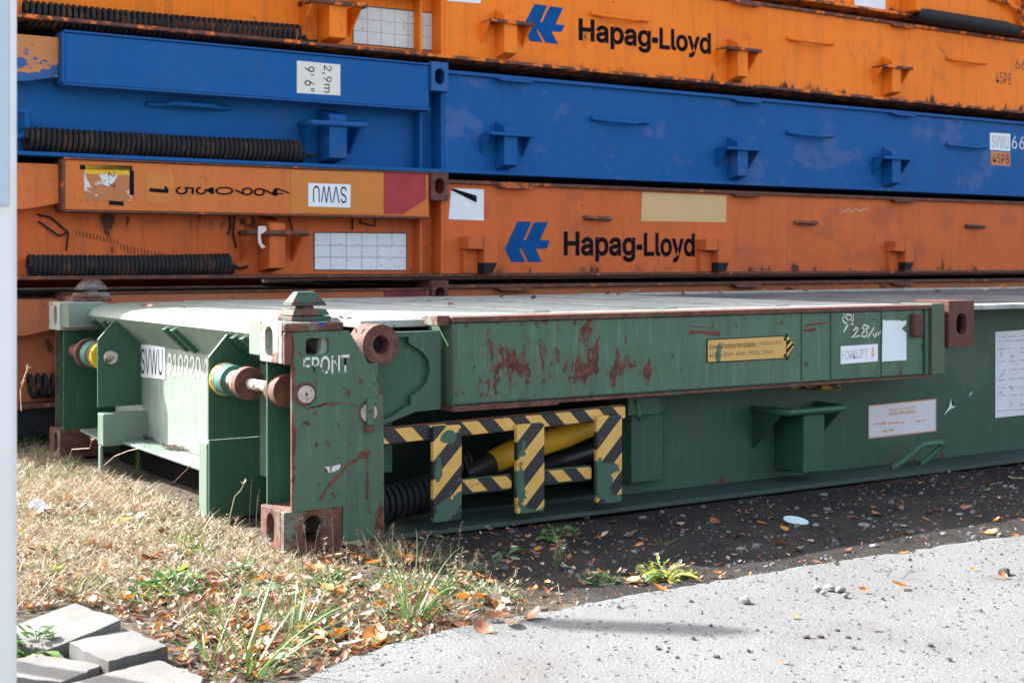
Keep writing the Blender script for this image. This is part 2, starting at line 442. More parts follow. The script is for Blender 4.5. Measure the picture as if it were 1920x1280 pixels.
# --- corner posts and castings (near pair and far pair), end face at x = 0
def casting(mb, x0, x1, y0, y1, z0, z1, fy=True, rx=.030):
    """hollow corner casting: five plates, the long-side face and the end face with their holes, the top one open"""
    w = .026
    cx, cz = (x0 + x1) / 2, (z0 + z1) / 2; cy = (y0 + y1) / 2
    def slot(c, d, rx, rz):
        return [(c + rx * math.cos(a) * (1 if abs(math.cos(a)) < .7 else 1), d + rz * math.sin(a)) for a in [2 * math.pi * k / 24 for k in range(24)]]
    def stadium(c, d, rx, rz):
        P = []
        for k in range(24):
            a = 2 * math.pi * (k + .5) / 24
            P.append((c + rx * math.cos(a), d + (rz - rx) * (1 if math.sin(a) >= 0 else -1) + rx * math.sin(a)))
        return P
    out_y = [(x0, z0), (x1, z0), (x1, z1), (x0, z1)]
    near = y0 if fy else y1 - w
    mb.holed(out_y, stadium(cx, cz, rx, .042), 'y', near, near + w)
    far = (y1 - w) if fy else y0
    ya, yb = (y0 + w, y1) if fy else (y0, y1 - w)
    mb.holed([(ya, z0), (yb, z0), (yb, z1), (ya, z1)], stadium((ya + yb) / 2, cz, .026, .043), 'x', x0, x0 + w)
    mb.box(x0 + w, x1, ya, yb, z0, z0 + .022)
    mb.box(x0 + w, x1, ya, yb, z1 - .022, z1)
    mb.box(x1 - .02, x1 - .0005, ya, yb, z0 + .022, z1 - .022)
    mb.box(x0 + w, x1 - .02, (yb - .02) if fy else ya, yb if fy else ya + .02, z0 + .022, z1 - .022)

mb = MB(); casting(mb, -.004, .181, .004, .162, .538, HT)
mb.build('corner_casting', rusty('worn_corner_casting', (.24, .27, .24), .43, 14), fr, .004, seg=3)
mb = MB(); mb.box(-.003, .181, -.0135, .0038, .629, HT - .002); mb.box(-.003, .0212, -.0135, .0038, .536, .6288)
mb.build('casting_rim', G_CAST, fr, .006, seg=3)
mb = MB(); casting(mb, -.002, .180, -.006, .160, .003, .122)
mb.build('corner_casting', G_CAST, fr, .003, seg=2)
mb = MB(); casting(mb, -.004, .179, 2.278, 2.440, .538, HT, False)
mb.build('corner_casting', G_CASTP, fr, .004, seg=3)
mb = MB(); casting(mb, -.002, .180, 2.278, 2.440, .003, .122, False)
mb.build('corner_casting', G_CAST, fr, .003, seg=2)
# corner plates: the outer face is a shaped plate over the casting
outl = [(.012, .1225), (.1815, .1225), (.1815, .03), (.315, .03), (.313, .433), (.262, .532), (.2, .627), (.012, .627)]
up = [(.022, .1225), (.1815, .1225), (.1815, .02), (.315, .02), (.312, .433), (.262, .532), (.200, .628), (.022, .628)]
hole = [(.100 + .036 * max(-1, min(1, 1.25 * math.cos(a))), .586 + .024 * max(-1, min(1, 1.25 * math.sin(a)))) for a in [2 * math.pi * k / 28 for k in range(28)]]
mb = MB()
mb.holed([(.022, .5), (.2791, .5), (.262, .532), (.200, .628), (.022, .628)], hole, 'y', -.0075, .0035)
A = [(.022, .1225), (.1815, .1225), (.1815, .02), (.315, .02), (.312, .433), (.2791, .5), (.022, .5)]
mb.hull8([(x, -.0075, z) for x, z in A], [(x, .0035, z) for x, z in A])
mb.box(.183, .30, .0036, .0145, .03, .53)
A = [(x, 2.424, z) for x, z in up]; B = [(x, 2.436, z) for x, z in up]
mb.hull8(A, B)
mb.build('corner_plate', G_PLATE, fr)
# raised face of the casting over the plate: the painted window the photo shows around the hole
mb = MB()
mb.box(.014, .0285, .146, .157, .1225, .5375)          # inner plates, lit edges
mb.box(.0288, .30, .1465, .1565, .1225, .5375)
mb.box(.10, .30, .018, .146, .124, .136)
mb.box(.014, .0285, 2.281, 2.292, .1225, .5375); mb.box(.0288, .30, 2.2815, 2.2915, .02, .5375)
mb.build('inner_corner_plate', G_DARK, fr, .0015)
mb = MB(); mb.prism([(.020, .1225), (.140, .1225), (.140, .30), (.128, .315), (.032, .315), (.020, .30)], 'x', .085, .097)
mb.prism([(2.296, .1225), (2.42, .1225), (2.42, .30), (2.408, .315), (2.308, .315), (2.296, .30)], 'x', .085, .097)
mb.build('stiffener_plate', G_END, fr, .002)
mb = MB(); mb.box(.16, .175, .017, .145, .137, .537); mb.box(.16, .175, 2.293, 2.42, .137, .537)
mb.build('post_back_plate', G_DARK, fr)
mb = MB(); mb.box(.004, .17, .1615, .262, .552, HT - .003); mb.box(.004, .17, 2.176, 2.2765, .552, HT - .003)
mb.build('corner_block', G_END, fr, .004)
# --- stacking locks on the two near-end castings
def lock(cx, cy, rz, scale=1.0, parent=fr, mat=G_LOCK):
    mb = MB()
    def ring(pts, z): return [(cx + scale * (x * math.cos(rz) - y * math.sin(rz)), cy + scale * (x * math.sin(rz) + y * math.cos(rz)), z) for x, y in pts]
    def rect(a, b): return [(-a, -b), (a, -b), (a, b), (-a, b)]
    z = HT + .0005
    mb.hull8(ring(rect(.062, .05), z), ring(rect(.062, .05), z + .014 * scale))
    mb.hull8(ring(rect(.060, .048), z + .016 * scale), ring(rect(.050, .042), z + .034 * scale))
    mb.tube([(cx, cy, z + .03 * scale), (cx, cy, z + .046 * scale)], .026 * scale, 16)
    mb.hull8(ring(rect(.056, .034), z + .044 * scale), ring(rect(.054, .032), z + .05 * scale))
    mb.hull8(ring(rect(.054, .032), z + .0505 * scale), ring(rect(.028, .016), z + .084 * scale))
    return mb.build('stacking_lock', mat, parent, .004)
lock(.098, .075, 0)
lock(.150, 2.352, .25, 1.12, fr, rusty('pale_rusty_lock', (.16, .15, .14), .52, 11))

# --- end wall seen from the end: gussets, hood, panel, ledge
mb = MB()
for y, d in ((.62, .012), (1.806, .012)):
    mb.prism([(.016, .258), (.20, .258), (.20, .55), (.105, .593), (.078, .593), (.016, .522)], 'y', y, y + d)
mb.prism([(.018, 0.004), (.24, .004), (.24, .256), (.018, .256)], 'y', .6195, .6315)
mb.build('end_gusset', G_DARK, fr, .0015)
mb = MB()
mb.box(.014, .20, .633, .705, .006, .246); mb.box(.014, .20, 1.733, 1.8055, .112, .238)
mb.box(.016, .03, 1.775, 1.806, .004, .111)
mb.build('end_foot_block', G_END, fr, .005)
mb = MB()
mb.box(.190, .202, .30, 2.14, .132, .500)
mb.build('end_panel', paint('sun_lightened_panel_paint', (.17, .235, .195), (.23, .29, .245), .06, .4, .42, seed=12, spec=.7, chalk=.5), fr)  # lighter copy of the green, sun on the panel worked into the colour
hood = [(.53, HT - .0062), (.22, HT - .0045), (.15, .645), (.108, .634), (.088, .618), (.084, .603), (.094, .589), (.189, .4995), (.201, .5015), (.112, .597), (.10, .609), (.125, .622), (.23, .634), (.53, .637)]
# rolled hood along the end of the deck
mb = MB()
h2 = [(.299, HT - .0015)] + [(.22, HT - .003), (.15, .646), (.108, .635), (.088, .618), (.084, .603), (.094, .589), (.1885, .4995), (.2015, .5015), (.112, .597), (.10, .609), (.125, .622), (.23, .634), (.299, .637)]
mb.hull8([(x, .264, z) for x, z in h2], [(x, 2.174, z) for x, z in h2])
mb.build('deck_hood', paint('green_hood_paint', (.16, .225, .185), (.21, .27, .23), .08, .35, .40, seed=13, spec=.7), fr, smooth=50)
mb = MB()
for y in (.50, .575, 1.14, 1.225, 1.88, 1.96, 2.10):
    # pairs of ribs lying on the slope of the hood
    mb.hull8([(.080, y, .600), (.080, y + .024, .600), (.100, y + .024, .578), (.100, y, .578)][:0] or [(.078, y, .583), (.078, y + .03, .583), (.166, y + .03, .499), (.166, y, .499)],
             [(.094, y, .5905), (.094, y + .03, .5905), (.181, y + .03, .508), (.181, y, .508)])
mb.build('hood_rib', G_DARK, fr, .002)
mb = MB()
mb.box(.085, .189, .706, 1.7325, .120, .131)
mb.prism([(.03, 1.815), (.16, 1.815), (.16, 2.2), (.06, 2.2)], 'z', .120, .131)
mb.build('end_ledge', G_END, fr, .003)
mb = MB(); mb.box(.208, .225, .3, 2.14, -.01, .129); mb.build('gap_shade_plate', plain('gap_shade_black', (.006, .006, .006), .95, .3, spec=.05), fr)  # black sheet painted in as the shade under the ledge
# --- roller shafts
def shaft(yc, ys, parts):
    mats = [PALEP, RUSTP, TEALP, YELLOW]
    mb = MB(); x, z = .062, .452
    for y0, y1, r, k in parts:
        mb.m = k; mb.cyl((x, y0, z), (x, y1, z), r, 28)
    mb.build('roller_shaft', mats, fr, .003)
shaft(0, 0, [(.16, .62, .017, 0), (.602, .618, .024, 0), (.588, .602, .053, 3), (.576, .588, .051, 0), (.515, .576, .049, 2), (.43, .515, .035, 0), (.392, .43, .051, 1), (.165, .19, .045, 1), (.10, .144, .05, 1)])
shaft(0, 0, [(1.78, 1.805, .026, 0), (1.818, 2.28, .017, 0), (1.86, 1.90, .056, 3), (1.90, 1.925, .058, 1), (1.925, 1.96, .046, 0), (1.96, 2.03, .054, 2), (2.07, 2.10, .06, 1), (2.10, 2.278, .03, 1)])
# --- bolts and the hanging lock pin on the corner plate
mb = MB(); mb.m = 1; mb.cyl((.062, -.006, .452), (.062, -.012, .452), .034, 32); mb.m = 0; mb.cyl((.062, -.0115, .452), (.062, -.018, .452), .025, 32); mb.m = 2; mb.cyl((.062, -.0178, .452), (.062, -.0195, .452), .004, 10)
mb.build('bolt_head', [DISC, RUSTP, DARK], fr, .002)
mb = MB(); mb.m = 1; mb.cyl((.263, -.006, .388), (.263, -.011, .388), .032, 32); mb.m = 0; mb.cyl((.263, -.0105, .388), (.263, -.014, .388), .027, 32)
mb.m = 2; mb.box(.252, .274, -.024, -.0142, .352, .428); mb.m = 1; mb.box(.250, .276, -.022, -.007, .333, .351)
mb.build('lock_pin', [DISC, RUSTP, G_PLATE], fr, .003)
# --- hinge arm between corner plate and folded post
eye = (.311, .583)
arm = [(.262, .612), (.275, .631), (.311, .6405), (.345, .631), (.362, .622), (.40, .617), (.5275, .617), (.5275, .379), (.44, .377), (.36, .352), (.318, .340), (.318, .46), (.268, .545), (.257, .583)]
mb = MB(); mb.hull8([(x, .050, z) for x, z in arm], [(x, .066, z) for x, z in arm])
mb.build('hinge_arm', G_DARK, fr, .003)
mb = MB()
ringo = [(eye[0] + .060 * math.cos(2 * math.pi * k / 40), eye[1] + .060 * math.sin(2 * math.pi * k / 40)) for k in range(40)]
ringi = [(eye[0] + .027 * math.cos(2 * math.pi * k / 40), eye[1] + .027 * math.sin(2 * math.pi * k / 40)) for k in range(40)]
mb.holed(ringo, ringi, 'y', .004, .1)
mb2 = MB(); mb2.cyl((eye[0], .044, eye[1]), (eye[0], .0495, eye[1]), .032, 28); mb2.build('bore_shade_disc', DARK, fr)  # dark disc standing in for the shade inside the eye
mb.build('hinge_eye', RUSTP, fr, .005, smooth=35)
# raised flanges of the hinge arm around its rounded recess
ARMP = paint('green_arm_paint', (.036, .085, .056), (.05, .10, .07), .25, .4, .5, seed=15, zones=[(.47, .6, .08, .03, .12)])
K = [(.372, .617), (.5278, .617), (.5278, .379), (.44, .3765), (.36, .352), (.3185, .340), (.3185, .357), (.36, .367), (.405, .392), (.425, .398), (.425, .424), (.445, .432), (.478, .458), (.492, .495), (.487, .528), (.468, .553), (.438, .572), (.418, .583), (.418, .602), (.372, .602)]
mb = MB(); mb.hull8([(x, .030, z) for x, z in K], [(x, .0495, z) for x, z in K])
mb.build('hinge_flange', ARMP, fr)
mb = MB(); mb.box(.503, .547, .006, .09, .632, .664); mb.build('hinge_stop', G_CAST, fr, .004)
mb = MB(); mb.tube([(.372, .12, .352), (.30, .13, .10)], .008, 8); mb.box(.345, .40, .10, .19, .19, .36); mb.build('brace_rod', G_DARK, fr, .002)
# --- folded end post (near and far) and the folded wall panel between them
def folded_post(y0, y1, near):
    mb = MB()
    mb.box(.551, 2.70, y0 + (.004 if near else 0), y1, .389, HT - .0145)
    return mb.build('folded_post', G_POST, fr, .004)
folded_post(0, .155, True); folded_post(2.283, 2.434, False)
mb = MB()
mb.box(.549, 2.698, -.007, .12, HT - .014, HT + .003)
a = [(.549, .3885), (.549, .372), (.935, .372), (.945, .3785), (2.70, .3785), (2.70, .3885)]
mb.hull8([(x, -.008, z) for x, z in a], [(x, .14, z) for x, z in a])
mb.build('post_edge', G_RUST, fr, .0025)
mb = MB(); mb.box(2.7005, 2.775, -.010, .15, .388, HT + .008); mb.box(.552, .556, -.003, .003, .39, .645)
mb.build('post_end_frame', paint('worn_frame_paint', (.045, .095, .06), (.08, .11, .07), .75, .5, .6, seed=17, rscale=16), fr, .004)
mb = MB()
for x in (2.014, 2.162, 2.43): mb.box(x, x + .004, .0015, .0045, .392, .645)
mb.box(2.665, 2.672, -.004, .004, .395, .645); mb.box(.56, 2.66, .001, .0045, .393, .396)
mb.build('weld_seam', plain('dark_weld_paint', (.028, .06, .042), .6, .3), fr)
mb = MB(); mb.box(2.588, 2.640, -.024, .0035, .538, .628); mb.build('latch_pad', G_CASTD, fr, .008, seg=3)
mb = MB(); mb.box(.531, 2.775, .156, 2.28, HT - .03, HT - .001)
mb.box(2.60, 2.775, .16, 2.28, .45, HT - .032)
mb.build('folded_wall_panel', G_DECK, fr, .004)
mb = MB()
for x in (1.05, 1.62, 2.18): mb.box(x, x + .07, .30, 2.15, HT - .0009, HT + .004)
mb.build('wall_rib', G_DECK, fr, .002)
mb = MB(); casting(mb, 2.795, 2.946, -.012, .150, .489, .673); mb.build('folded_casting', G_CASTD, fr, .008, seg=3)
mb = MB(); mb.tube([(2.05, .10, .366), (2.22, .012, .366)], [.006, .016], 12); mb.build('support_pin', plain('dirty_yellow_paint', (.30, .17, .03), .6, .3, 14, wear=(RUST_D, .5, 20)), fr)

# --- striped guard
HZB = hazard('hazard_stripes_bar', 1.0, .118, [(.36, .31, .06, .03, .04), (1.10, .33, .03, .03, .06)], .15)
HZV = [hazard('hazard_stripes_upright', -1.0, .115, z, ph) for z, ph in (
    ([(.53, .30, .04, .03, .45), (.495, .19, .025, .08, .40), (.545, .09, .07, .06, .42), (.49, .05, .05, .05, .4)], .35),
    ([(.79, .14, .035, .12, .42), (.80, .26, .02, .05, .36), (.83, .04, .08, .035, .4)], .05),
    ([(1.13, .15, .07, .06, .42), (1.10, .09, .06, .07, .5), (1.17, .05, .06, .04, .4)], .45))]
gd = MB()
a = [(.292, .331), (.292, .289), (1.218, .312), (1.218, .3505)]
gd.hull8([(x, .006, z) for x, z in a], [(x, .022, z) for x, z in a])
gd.build('guard_rail', HZB, fr, .002)
mb = MB(); mb.hull8([(x, .0225, z) for x, z in ((.292, .336), (.292, .284), (1.222, .307), (1.222, .3555))], [(x, .034, z) for x, z in ((.292, .336), (.292, .284), (1.222, .307), (1.222, .3555))])
mb.build('guard_rail_back', G_RUST, fr, .002)
for (x0, x1, z0, z1), m in zip(((.477, .578, .044, .333), (.777, .882, .040, .3195), (1.087, 1.19, .040, .327)), HZV):
    pr = [(x0 + .006, z0), (x1 - .006, z0), (x1, z0 + .012), (x1, z1 - .006), (x1 - .008, z1), (x0 + .008, z1), (x0, z1 - .006), (x0, z0 + .012)]
    mb = MB(); mb.hull8([(x, -.014, z) for x, z in pr], [(x, .0055, z) for x, z in pr]); mb.build('guard_upright', m, fr, .004)
mb = MB()
mb.box(.584, .772, .008, .018, .121, .160); mb.box(.889, 1.081, .008, .018, .124, .162)
mb.build('guard_lower_rail', hazard('hazard_stripes_low', 1.0, .108, [], .05), fr, .0015)
mb = MB()
for x0, x1, z0 in ((.579, .776, .117), (.8825, 1.086, .120)): mb.box(x0, x1, .0185, .03, z0 - .003, z0 + .046)
mb.build('guard_lower_back', G_DARK, fr, .0015)
# springs and cylinder inside the well
mb = MB(); mb.helix((.30, .16, .082), (.58, .16, .108), .048, 13, .0085, 14, 7); mb.helix((.60, .20, .16), (.74, .20, .19), .034, 8, .006, 12, 6)
mb.build('coil_spring', plain('black_spring_rubber', (.02, .022, .026), .6, .3), fr, smooth=60)
mb = MB(); mb.tube([(.70, .17, .150), (.76, .17, .167), (.80, .17, .179)], [.026, .030, .036], 16); mb.m = 1; mb.tube([(.801, .17, .1795), (.83, .17, .189), (.88, .17, .204), (1.10, .17, .247), (1.19, .17, .266), (1.23, .17, .274)], [.036, .040, .042, .040, .032, .02], 18)
mb.build('spring_cylinder', [plain('black_collar', (.03, .025, .02), .4, .3), plain('yellow_cylinder_paint', (.62, .33, .025), .45, .2, 10, wear=(RUST_D, .62, 12))], fr, .002, smooth=40)
mb = MB(); mb.tube([(.93, .20, .140), (1.02, .20, .146), (1.14, .20, .166), (1.24, .20, .185)], [.03, .036, .036, .03], 16); mb.build('black_cylinder', plain('glossy_black_paint', (.012, .012, .014), .3, .3), fr, smooth=50)
# --- box and pocket on the web, handle, D-ring
mb = MB()
mb.prism([(1.33, .2045), (1.352, .145), (1.49, .145), (1.545, .2045)], 'z', .066, .300)
mb.build('end_stop_box', G_BEAM, fr, .004)
mb = MB(); mb.prism([(1.325, .2045), (1.30, .10), (1.40, .085), (1.50, .125), (1.56, .2045)], 'z', .303, .368); mb.build('end_stop_cap', G_DARK, fr, .006)
mb = MB(); mb.tube([(1.285, .035, .365), (1.28, .02, .345), (1.285, .02, .315), (1.295, .03, .30)], .008, 8); mb.build('lashing_ring', G_DARK, fr)
mb = MB()
mb.box(2.075, 2.185, .050, .2045, .050, .268)
mb.build('stake_pocket', G_DARK, fr, .008, seg=3)
pk = fr
mb = MB()
mb.tube([(1.965, .20, .281), (1.965, .06, .281), (1.985, .035, .281), (2.25, .035, .281), (2.28, .05, .281), (2.29, .20, .281)], .013, 10)
mb.box(1.98, 2.07, .06, .2045, .272, .284)
mb.build('pocket_collar', G_DARK, fr, .002, smooth=50)
mb = MB()
for x in (1.965, 2.275): mb.hull8([(x, .204, .27), (x, .204, .135), (x, .06, .27)], [(x + .01, .204, .27), (x + .01, .204, .135), (x + .01, .06, .27)])
mb.build('pocket_gusset', G_DARK, fr)
mb = MB(); mb.tube([(2.62, .12, .018), (2.66, .10, .045), (2.74, .085, .098), (2.765, .08, .108), (2.86, .08, .108), (2.885, .085, .10), (2.84, .11, .055), (2.80, .13, .018)], .011, 10); mb.build('lashing_handle', paint('handle_paint', (.04, .11, .07), None, .5, .3, .5, seed=19, rscale=16), fr, smooth=60)
# --- markings on the green flatrack (parts: they are stuck or painted on)
FY = -.0012
def fp(px, py, y=FY): return ony(px, py, y)
lettering('FRONT', quad(fp(569, 703, -.0081), fp(655, 699, -.0081), fp(569, 670, -.0081), fp(655, 664, -.0081)), torn('worn_white_stencil', (.62, .64, .60), (.045, .105, .07), .57, 24, [(.085, .515, .06, .022, .30), (.17, .51, .03, .01, .2)]), fr, bold=.012)
# arrow sticker
SIGN = torn('ochre_sticker', (.60, .36, .10), (.05, .13, .095), .72, 9, [(1.618, .50, .022, .06, .5), (1.625, .535, .016, .03, .35), (1.648, .50, .006, .05, .35)])
y = .0025
P = [ony(a, b, y) for a, b in ((1325, 680), (1470, 672), (1470, 666), (1474, 665), (1474, 676), (1489, 648), (1474, 625), (1474, 636), (1470, 636), (1470, 629), (1325, 636))]
mb = MB(); mb.hull8([p for p in P], [p + FN * .0015 for p in P]); mb.build('sticker_border', BLACKP, fr)
P = [ony(a, b, y) for a, b in ((1326.5, 678.4), (1468.7, 670.6), (1468.7, 664), (1473, 663), (1473, 639), (1468.7, 638.3), (1468.7, 630.4), (1326.5, 637.6))]
sg = MB(); sg.hull8([p + FN * .0016 for p in P], [p + FN * .0022 for p in P]); sg = sg.build('arrow_sticker', SIGN, fr)
mb = MB()
for q in (((1474.7, 640), (1474.7, 632), (1477.5, 631), (1481, 635)), ((1474.7, 655), (1474.7, 648), (1483.5, 638), (1486, 642)), ((1474.7, 670), (1474.7, 662), (1487, 647), (1488, 649))):
    P = [ony(a, b, y) for a, b in q]; mb.hull8([p + FN * .0016 for p in P], [p + FN * .0022 for p in P])
mb.build('arrow_chevron', plain('ochre_print', (.60, .36, .10), .5, .1), sg)
y = .0001
BROWNP = plain('dark_brown_print', (.05, .025, .012), .6, .2)
for body, q, b_, mt in (('Inner', ((1330, 655), (1349, 654), (1330, 646), (1349, 645)), .008, BROWNP), ('Postextendable', ((1353, 653.5), (1417, 650), (1353, 643.5), (1417, 640)), .008, BROWNP), ('(内角柱可伸长)', ((1420, 650), (1468, 647), (1420, 640), (1468, 637.5)), 0, plain('faded_brown_print', (.20, .13, .05), .6, .2)),
                   ('4steps:30cm, 60cm, 90cm, 120cm', ((1330, 672), (1450, 664), (1330, 661), (1450, 655)), 0, BROWNP)):
    lettering(body, quad(*[ony(a, c, y) for a, c in q]), mt, sg, 'sticker_lettering', bold=b_)
# forklift sticker, white sticker
def sticker(parent, pts, mat, surf, name='sticker', th=.0012, nrm=FN):
    P = [surf(a, b) for a, b in pts]
    mb = MB(); mb.hull8([p for p in P], [p + nrm * th for p in P]); return mb.build(name, mat, parent)
sF = lambda a, b: ony(a, b, .003)
fk = sticker(fr, ((1576, 682.5), (1645.5, 677), (1645.5, 644.5), (1576, 649)), CLEAN_ST, sF, 'small_white_sticker')
lettering('FORKLIFT', quad(*[ony(a, b, .0013) for a, b in ((1579, 674), (1627, 669.5), (1579, 658), (1627, 653.5))]), plain('faded_grey_print', (.42, .45, .48), .6, .2), fk, 'sticker_lettering')
mb = MB(); mb.ribbon([ony(1636.5, 650, .0012), ony(1636.5, 664, .0012)], .010); P = [ony(a, b, .0012) for a, b in ((1632.5, 664), (1640.5, 663), (1636.5, 671))]; mb.face([mb.vert(p) for p in P]); mb.build('down_arrow', plain('pale_orange_print', (.72, .42, .22), .6, .1), fk)
sticker(fr, ((1653, 677.5), (1699, 675), (1699, 624), (1690, 616), (1699, 607), (1699, 601), (1655, 600)), torn('torn_white_sticker', (.70, .78, .80), (.075, .15, .10), .69, 12, [(2.56, .585, .06, .05, .3), (2.47, .605, .09, .012, .2)]), sF, 'tall_white_sticker')
# chalk
mb = MB(); yy = .0028
def poly(pts, w=.007): mb.ribbon([ony(a, b, yy) for a, b in pts], w, jitter=.3)
poly([(1590 + 10 * math.cos(a), 598 - 8.5 * math.sin(a)) for a in [k * .42 for k in range(16)]])
poly([(1581, 588), (1590, 600), (1600, 609)]); poly([(1601, 589), (1592, 604), (1582, 622)])
poly([(1600, 620), (1605, 614), (1609, 615), (1606, 623), (1597, 633), (1605, 631), (1612, 629)]); poly([(1628, 611), (1620, 609), (1617, 614), (1627, 624), (1623, 631), (1615, 630), (1618, 623), (1630, 612)])
poly([(1639, 614), (1627, 633)]); poly([(1637, 625), (1640, 632), (1645, 622), (1646, 629), (1651, 620), (1652, 626)])
mb.build('chalk_writing', plain('chalk', (.55, .57, .52), .9, .3, 60), fr)
# scratches and rust lines
mb = MB()
for pts, w in (([(575, 766), (600, 761), (612, 755), (640, 754), (668, 761), (690, 757)], .004), ([(585, 763), (612, 760), (650, 757)], .003), ([(600, 939), (612, 915), (632, 893), (655, 870), (672, 858), (688, 855)], .007), ([(612, 755), (600, 759)], .004), ([(672, 850), (690, 846), (697, 852)], .010)):
    P = []
    for k in range(len(pts) - 1):
        for q in range(4):
            u = q / 4; P.append((pts[k][0] * (1 - u) + pts[k + 1][0] * u + random.uniform(-1, 1), pts[k][1] * (1 - u) + pts[k + 1][1] * u + random.uniform(-1, 1)))
    mb.ribbon([ony(a, b, -.0082) for a, b in P], w, jitter=.6)
for pts, w in (([(1293, 623), (1310, 622), (1350, 625)], .016), ([(1290, 610), (1340, 616)], .004), ([(1510, 610), (1555, 604)], .006), ([(1508, 620), (1530, 617)], .010)):
    mb.ribbon([ony(a, b, .0022) for a, b in pts], w, jitter=.5)
mb.build('rust_scratch', plain('rust_scratch_brown', (.14, .045, .028), .85, .5, 40), fr)
mb = MB(); P = [ony(a, b, -.0083) for a, b in ((608, 875), (625, 873), (640, 869), (641, 876), (626, 884), (610, 886))]; mb.face([mb.vert(p) for p in P]); mb.build('torn_sticker', torn('torn_scrap', (.60, .60, .58), (.04, .03, .03), .50, 30), fr)
mb = MB()
for a, b in (((600, 604), (600, 613)), ((600, 608), (606, 606)), ((606, 604), (606, 612)), ((608, 607), (612, 604))): mb.ribbon([ony(*a, -.0142), ony(*b, -.0142)], .006)
mb.build('blue_chalk_mark', plain('blue_chalk', (.03, .10, .35), .8, .2), fr)
# stickers on the web
sW = lambda a, b: ony(a, b, .2042)
im = sticker(fr, ((1628, 822), (1755, 808), (1755, 747), (1628, 760)), plain('warm_white_sticker', (.66, .64, .67), .5, .05), sW, 'important_sticker')
ip = MB()
for q in (((1629, 820.5), (1754.5, 807)), ((1754.5, 807), (1754.5, 748)), ((1754.5, 748), (1629, 760.7)), ((1629, 760.7), (1629, 820.5)), ((1665, 777), (1718, 772))): ip.ribbon([ony(*q[0], .2028), ony(*q[1], .2028)], .004)
for yy0, x0, x1 in ((795, 1638, 1662), (793, 1664, 1697), (808, 1652, 1676), (790, 1716, 1738)):
    ip.ribbon([ony(x0 + k * (x1 - x0) / 10, yy0 - k * .25 + random.uniform(-1.2, 1.2), .2028) for k in range(11)], .006, jitter=.8)
ip.build('sticker_print', ORANGEP, im)
lettering('IMPORTANT', quad(*[ony(a, b, .2028) for a, b in ((1667, 777), (1717, 772), (1667, 766), (1717, 761))]), ORANGEP, im, 'sticker_lettering')
dc = sticker(fr, ((1866, 783), (2010, 768), (2010, 613), (1866, 622)), plain('cool_white_sticker', (.66, .68, .74), .45, .05), sW, 'instruction_sticker')
mb = MB()
for k, yb in enumerate((632, 640, 655, 678, 694, 712, 727, 742, 770)):
    for x0 in (1870, 1890, 1910, 1930):
        L = 16 if k not in (1, 8) else 20
        mb.ribbon([ony(x0 + q * L / 6, yb - (x0 - 1866) * .06 + random.uniform(-.8, .8), .2028) for q in range(7)], .003, jitter=.9)
for x0, y0 in ((1872, 660), (1892, 664), (1912, 658), (1872, 697), (1892, 720), (1872, 728), (1892, 752), (1912, 748)):
    mb.ribbon([ony(x0 + random.uniform(0, 12), y0 + random.uniform(0, 12), .2028) for q in range(6)], .003)
mb.build('sticker_print', GREYP, dc)
mb = MB()
for q in (((1770, 778), (1780, 762), (1783, 748), (1785, 760), (1791, 762), (1780, 768)), ((1817, 742), (1822, 733), (1822, 738))):
    mb.face([mb.vert(ony(a, b, .2035)) for a, b in q])
mb.build('torn_sticker_scrap', CLEAN_ST, fr)
mb = MB()
mb.face([mb.vert(ony(a, b, .2031)) for a, b in ((1779, 773), (1786, 760), (1784, 748), (1789, 757))]); mb.build('dark_sticker_scrap', BLACKP, fr)
# end panel: code sticker and white numerals, laid on the plane x = .19
def pe(px, py, x=.1885): return onx(px, py, x)
cs = MB(); P = [pe(*p) for p in ((259, 706), (310, 711), (310, 649), (259, 645))]; cs.hull8(P, [p + Vector((-.0012, 0, 0)) for p in P]); cs = cs.build('code_sticker', CLEAN_ST, fr)
lettering('SVWU', quad(*[pe(a, b, .1868) for a, b in ((264, 700), (305, 704), (264, 653), (305, 655))]), plain('navy_lettering', (.01, .02, .05), .5, .2), cs, 'sticker_lettering')
lettering('910220 1', quad(*[pe(a, b, .1883) for a, b in ((314, 704), (392, 712), (314, 661), (392, 670))]), plain('white_stencil_clean', (.66, .70, .66), .5, .1), fr, 'stencil_number', bold=.01)

# ------------------------------------------------------------------ THE STACK BEHIND
def row_paints(key, base, fade, rust, seed, post=None, flange_amt=.5, patch=None, streak=.3):
    return dict(web=paint(key + '_web_paint', base, fade, rust, streak, .6, seed=seed, patch=patch, rscale=7, spec=.18, chalk=.15, bump=.35, zones=[] if key == 'blue' else [(6, .03, 14, .06, .15), (6, .53, 14, .045, .09)]),
                left=paint(key + '_recess_paint', base, fade, rust + .25, zones=[(.65, .27, .75, .08, .10 if 'blue' not in key else 0), (1.2, .3, .5, .1, .05 if 'blue' not in key else 0)], streak=streak + .1, rough=.6, seed=seed + 1, rscale=8, spec=.15, chalk=.1),
                post=paint(key + '_post_paint', post or base, fade, rust, .25, .6, seed=seed + 2, spec=.18, chalk=.1),
                edge=rusty(key + '_edge', base, flange_amt, seed))
O1 = row_paints('bright_orange', (.84, .195, .012), (.88, .225, .020), .16, 21, None, .55, ((.66, .14, .03), .60, 1.6))
BL = row_paints('blue', (.002, .080, .275), (.005, .098, .31), .02, 31, (.002, .084, .29), .22, ((.075, .125, .31), .56, 2.6), .14)
O3 = row_paints('faded_orange', (.58, .122, .030), (.62, .145, .040), .22, 41, (.60, .18, .045), .62, ((.38, .10, .05), .55, 1.4))
O4 = row_paints('dull_orange', (.36, .105, .04), (.44, .15, .07), .3, 51, None, .6)
O0 = row_paints('plain_orange', (.84, .195, .012), (.88, .225, .020), .14, 61, None, .46)
HOLE = DARK

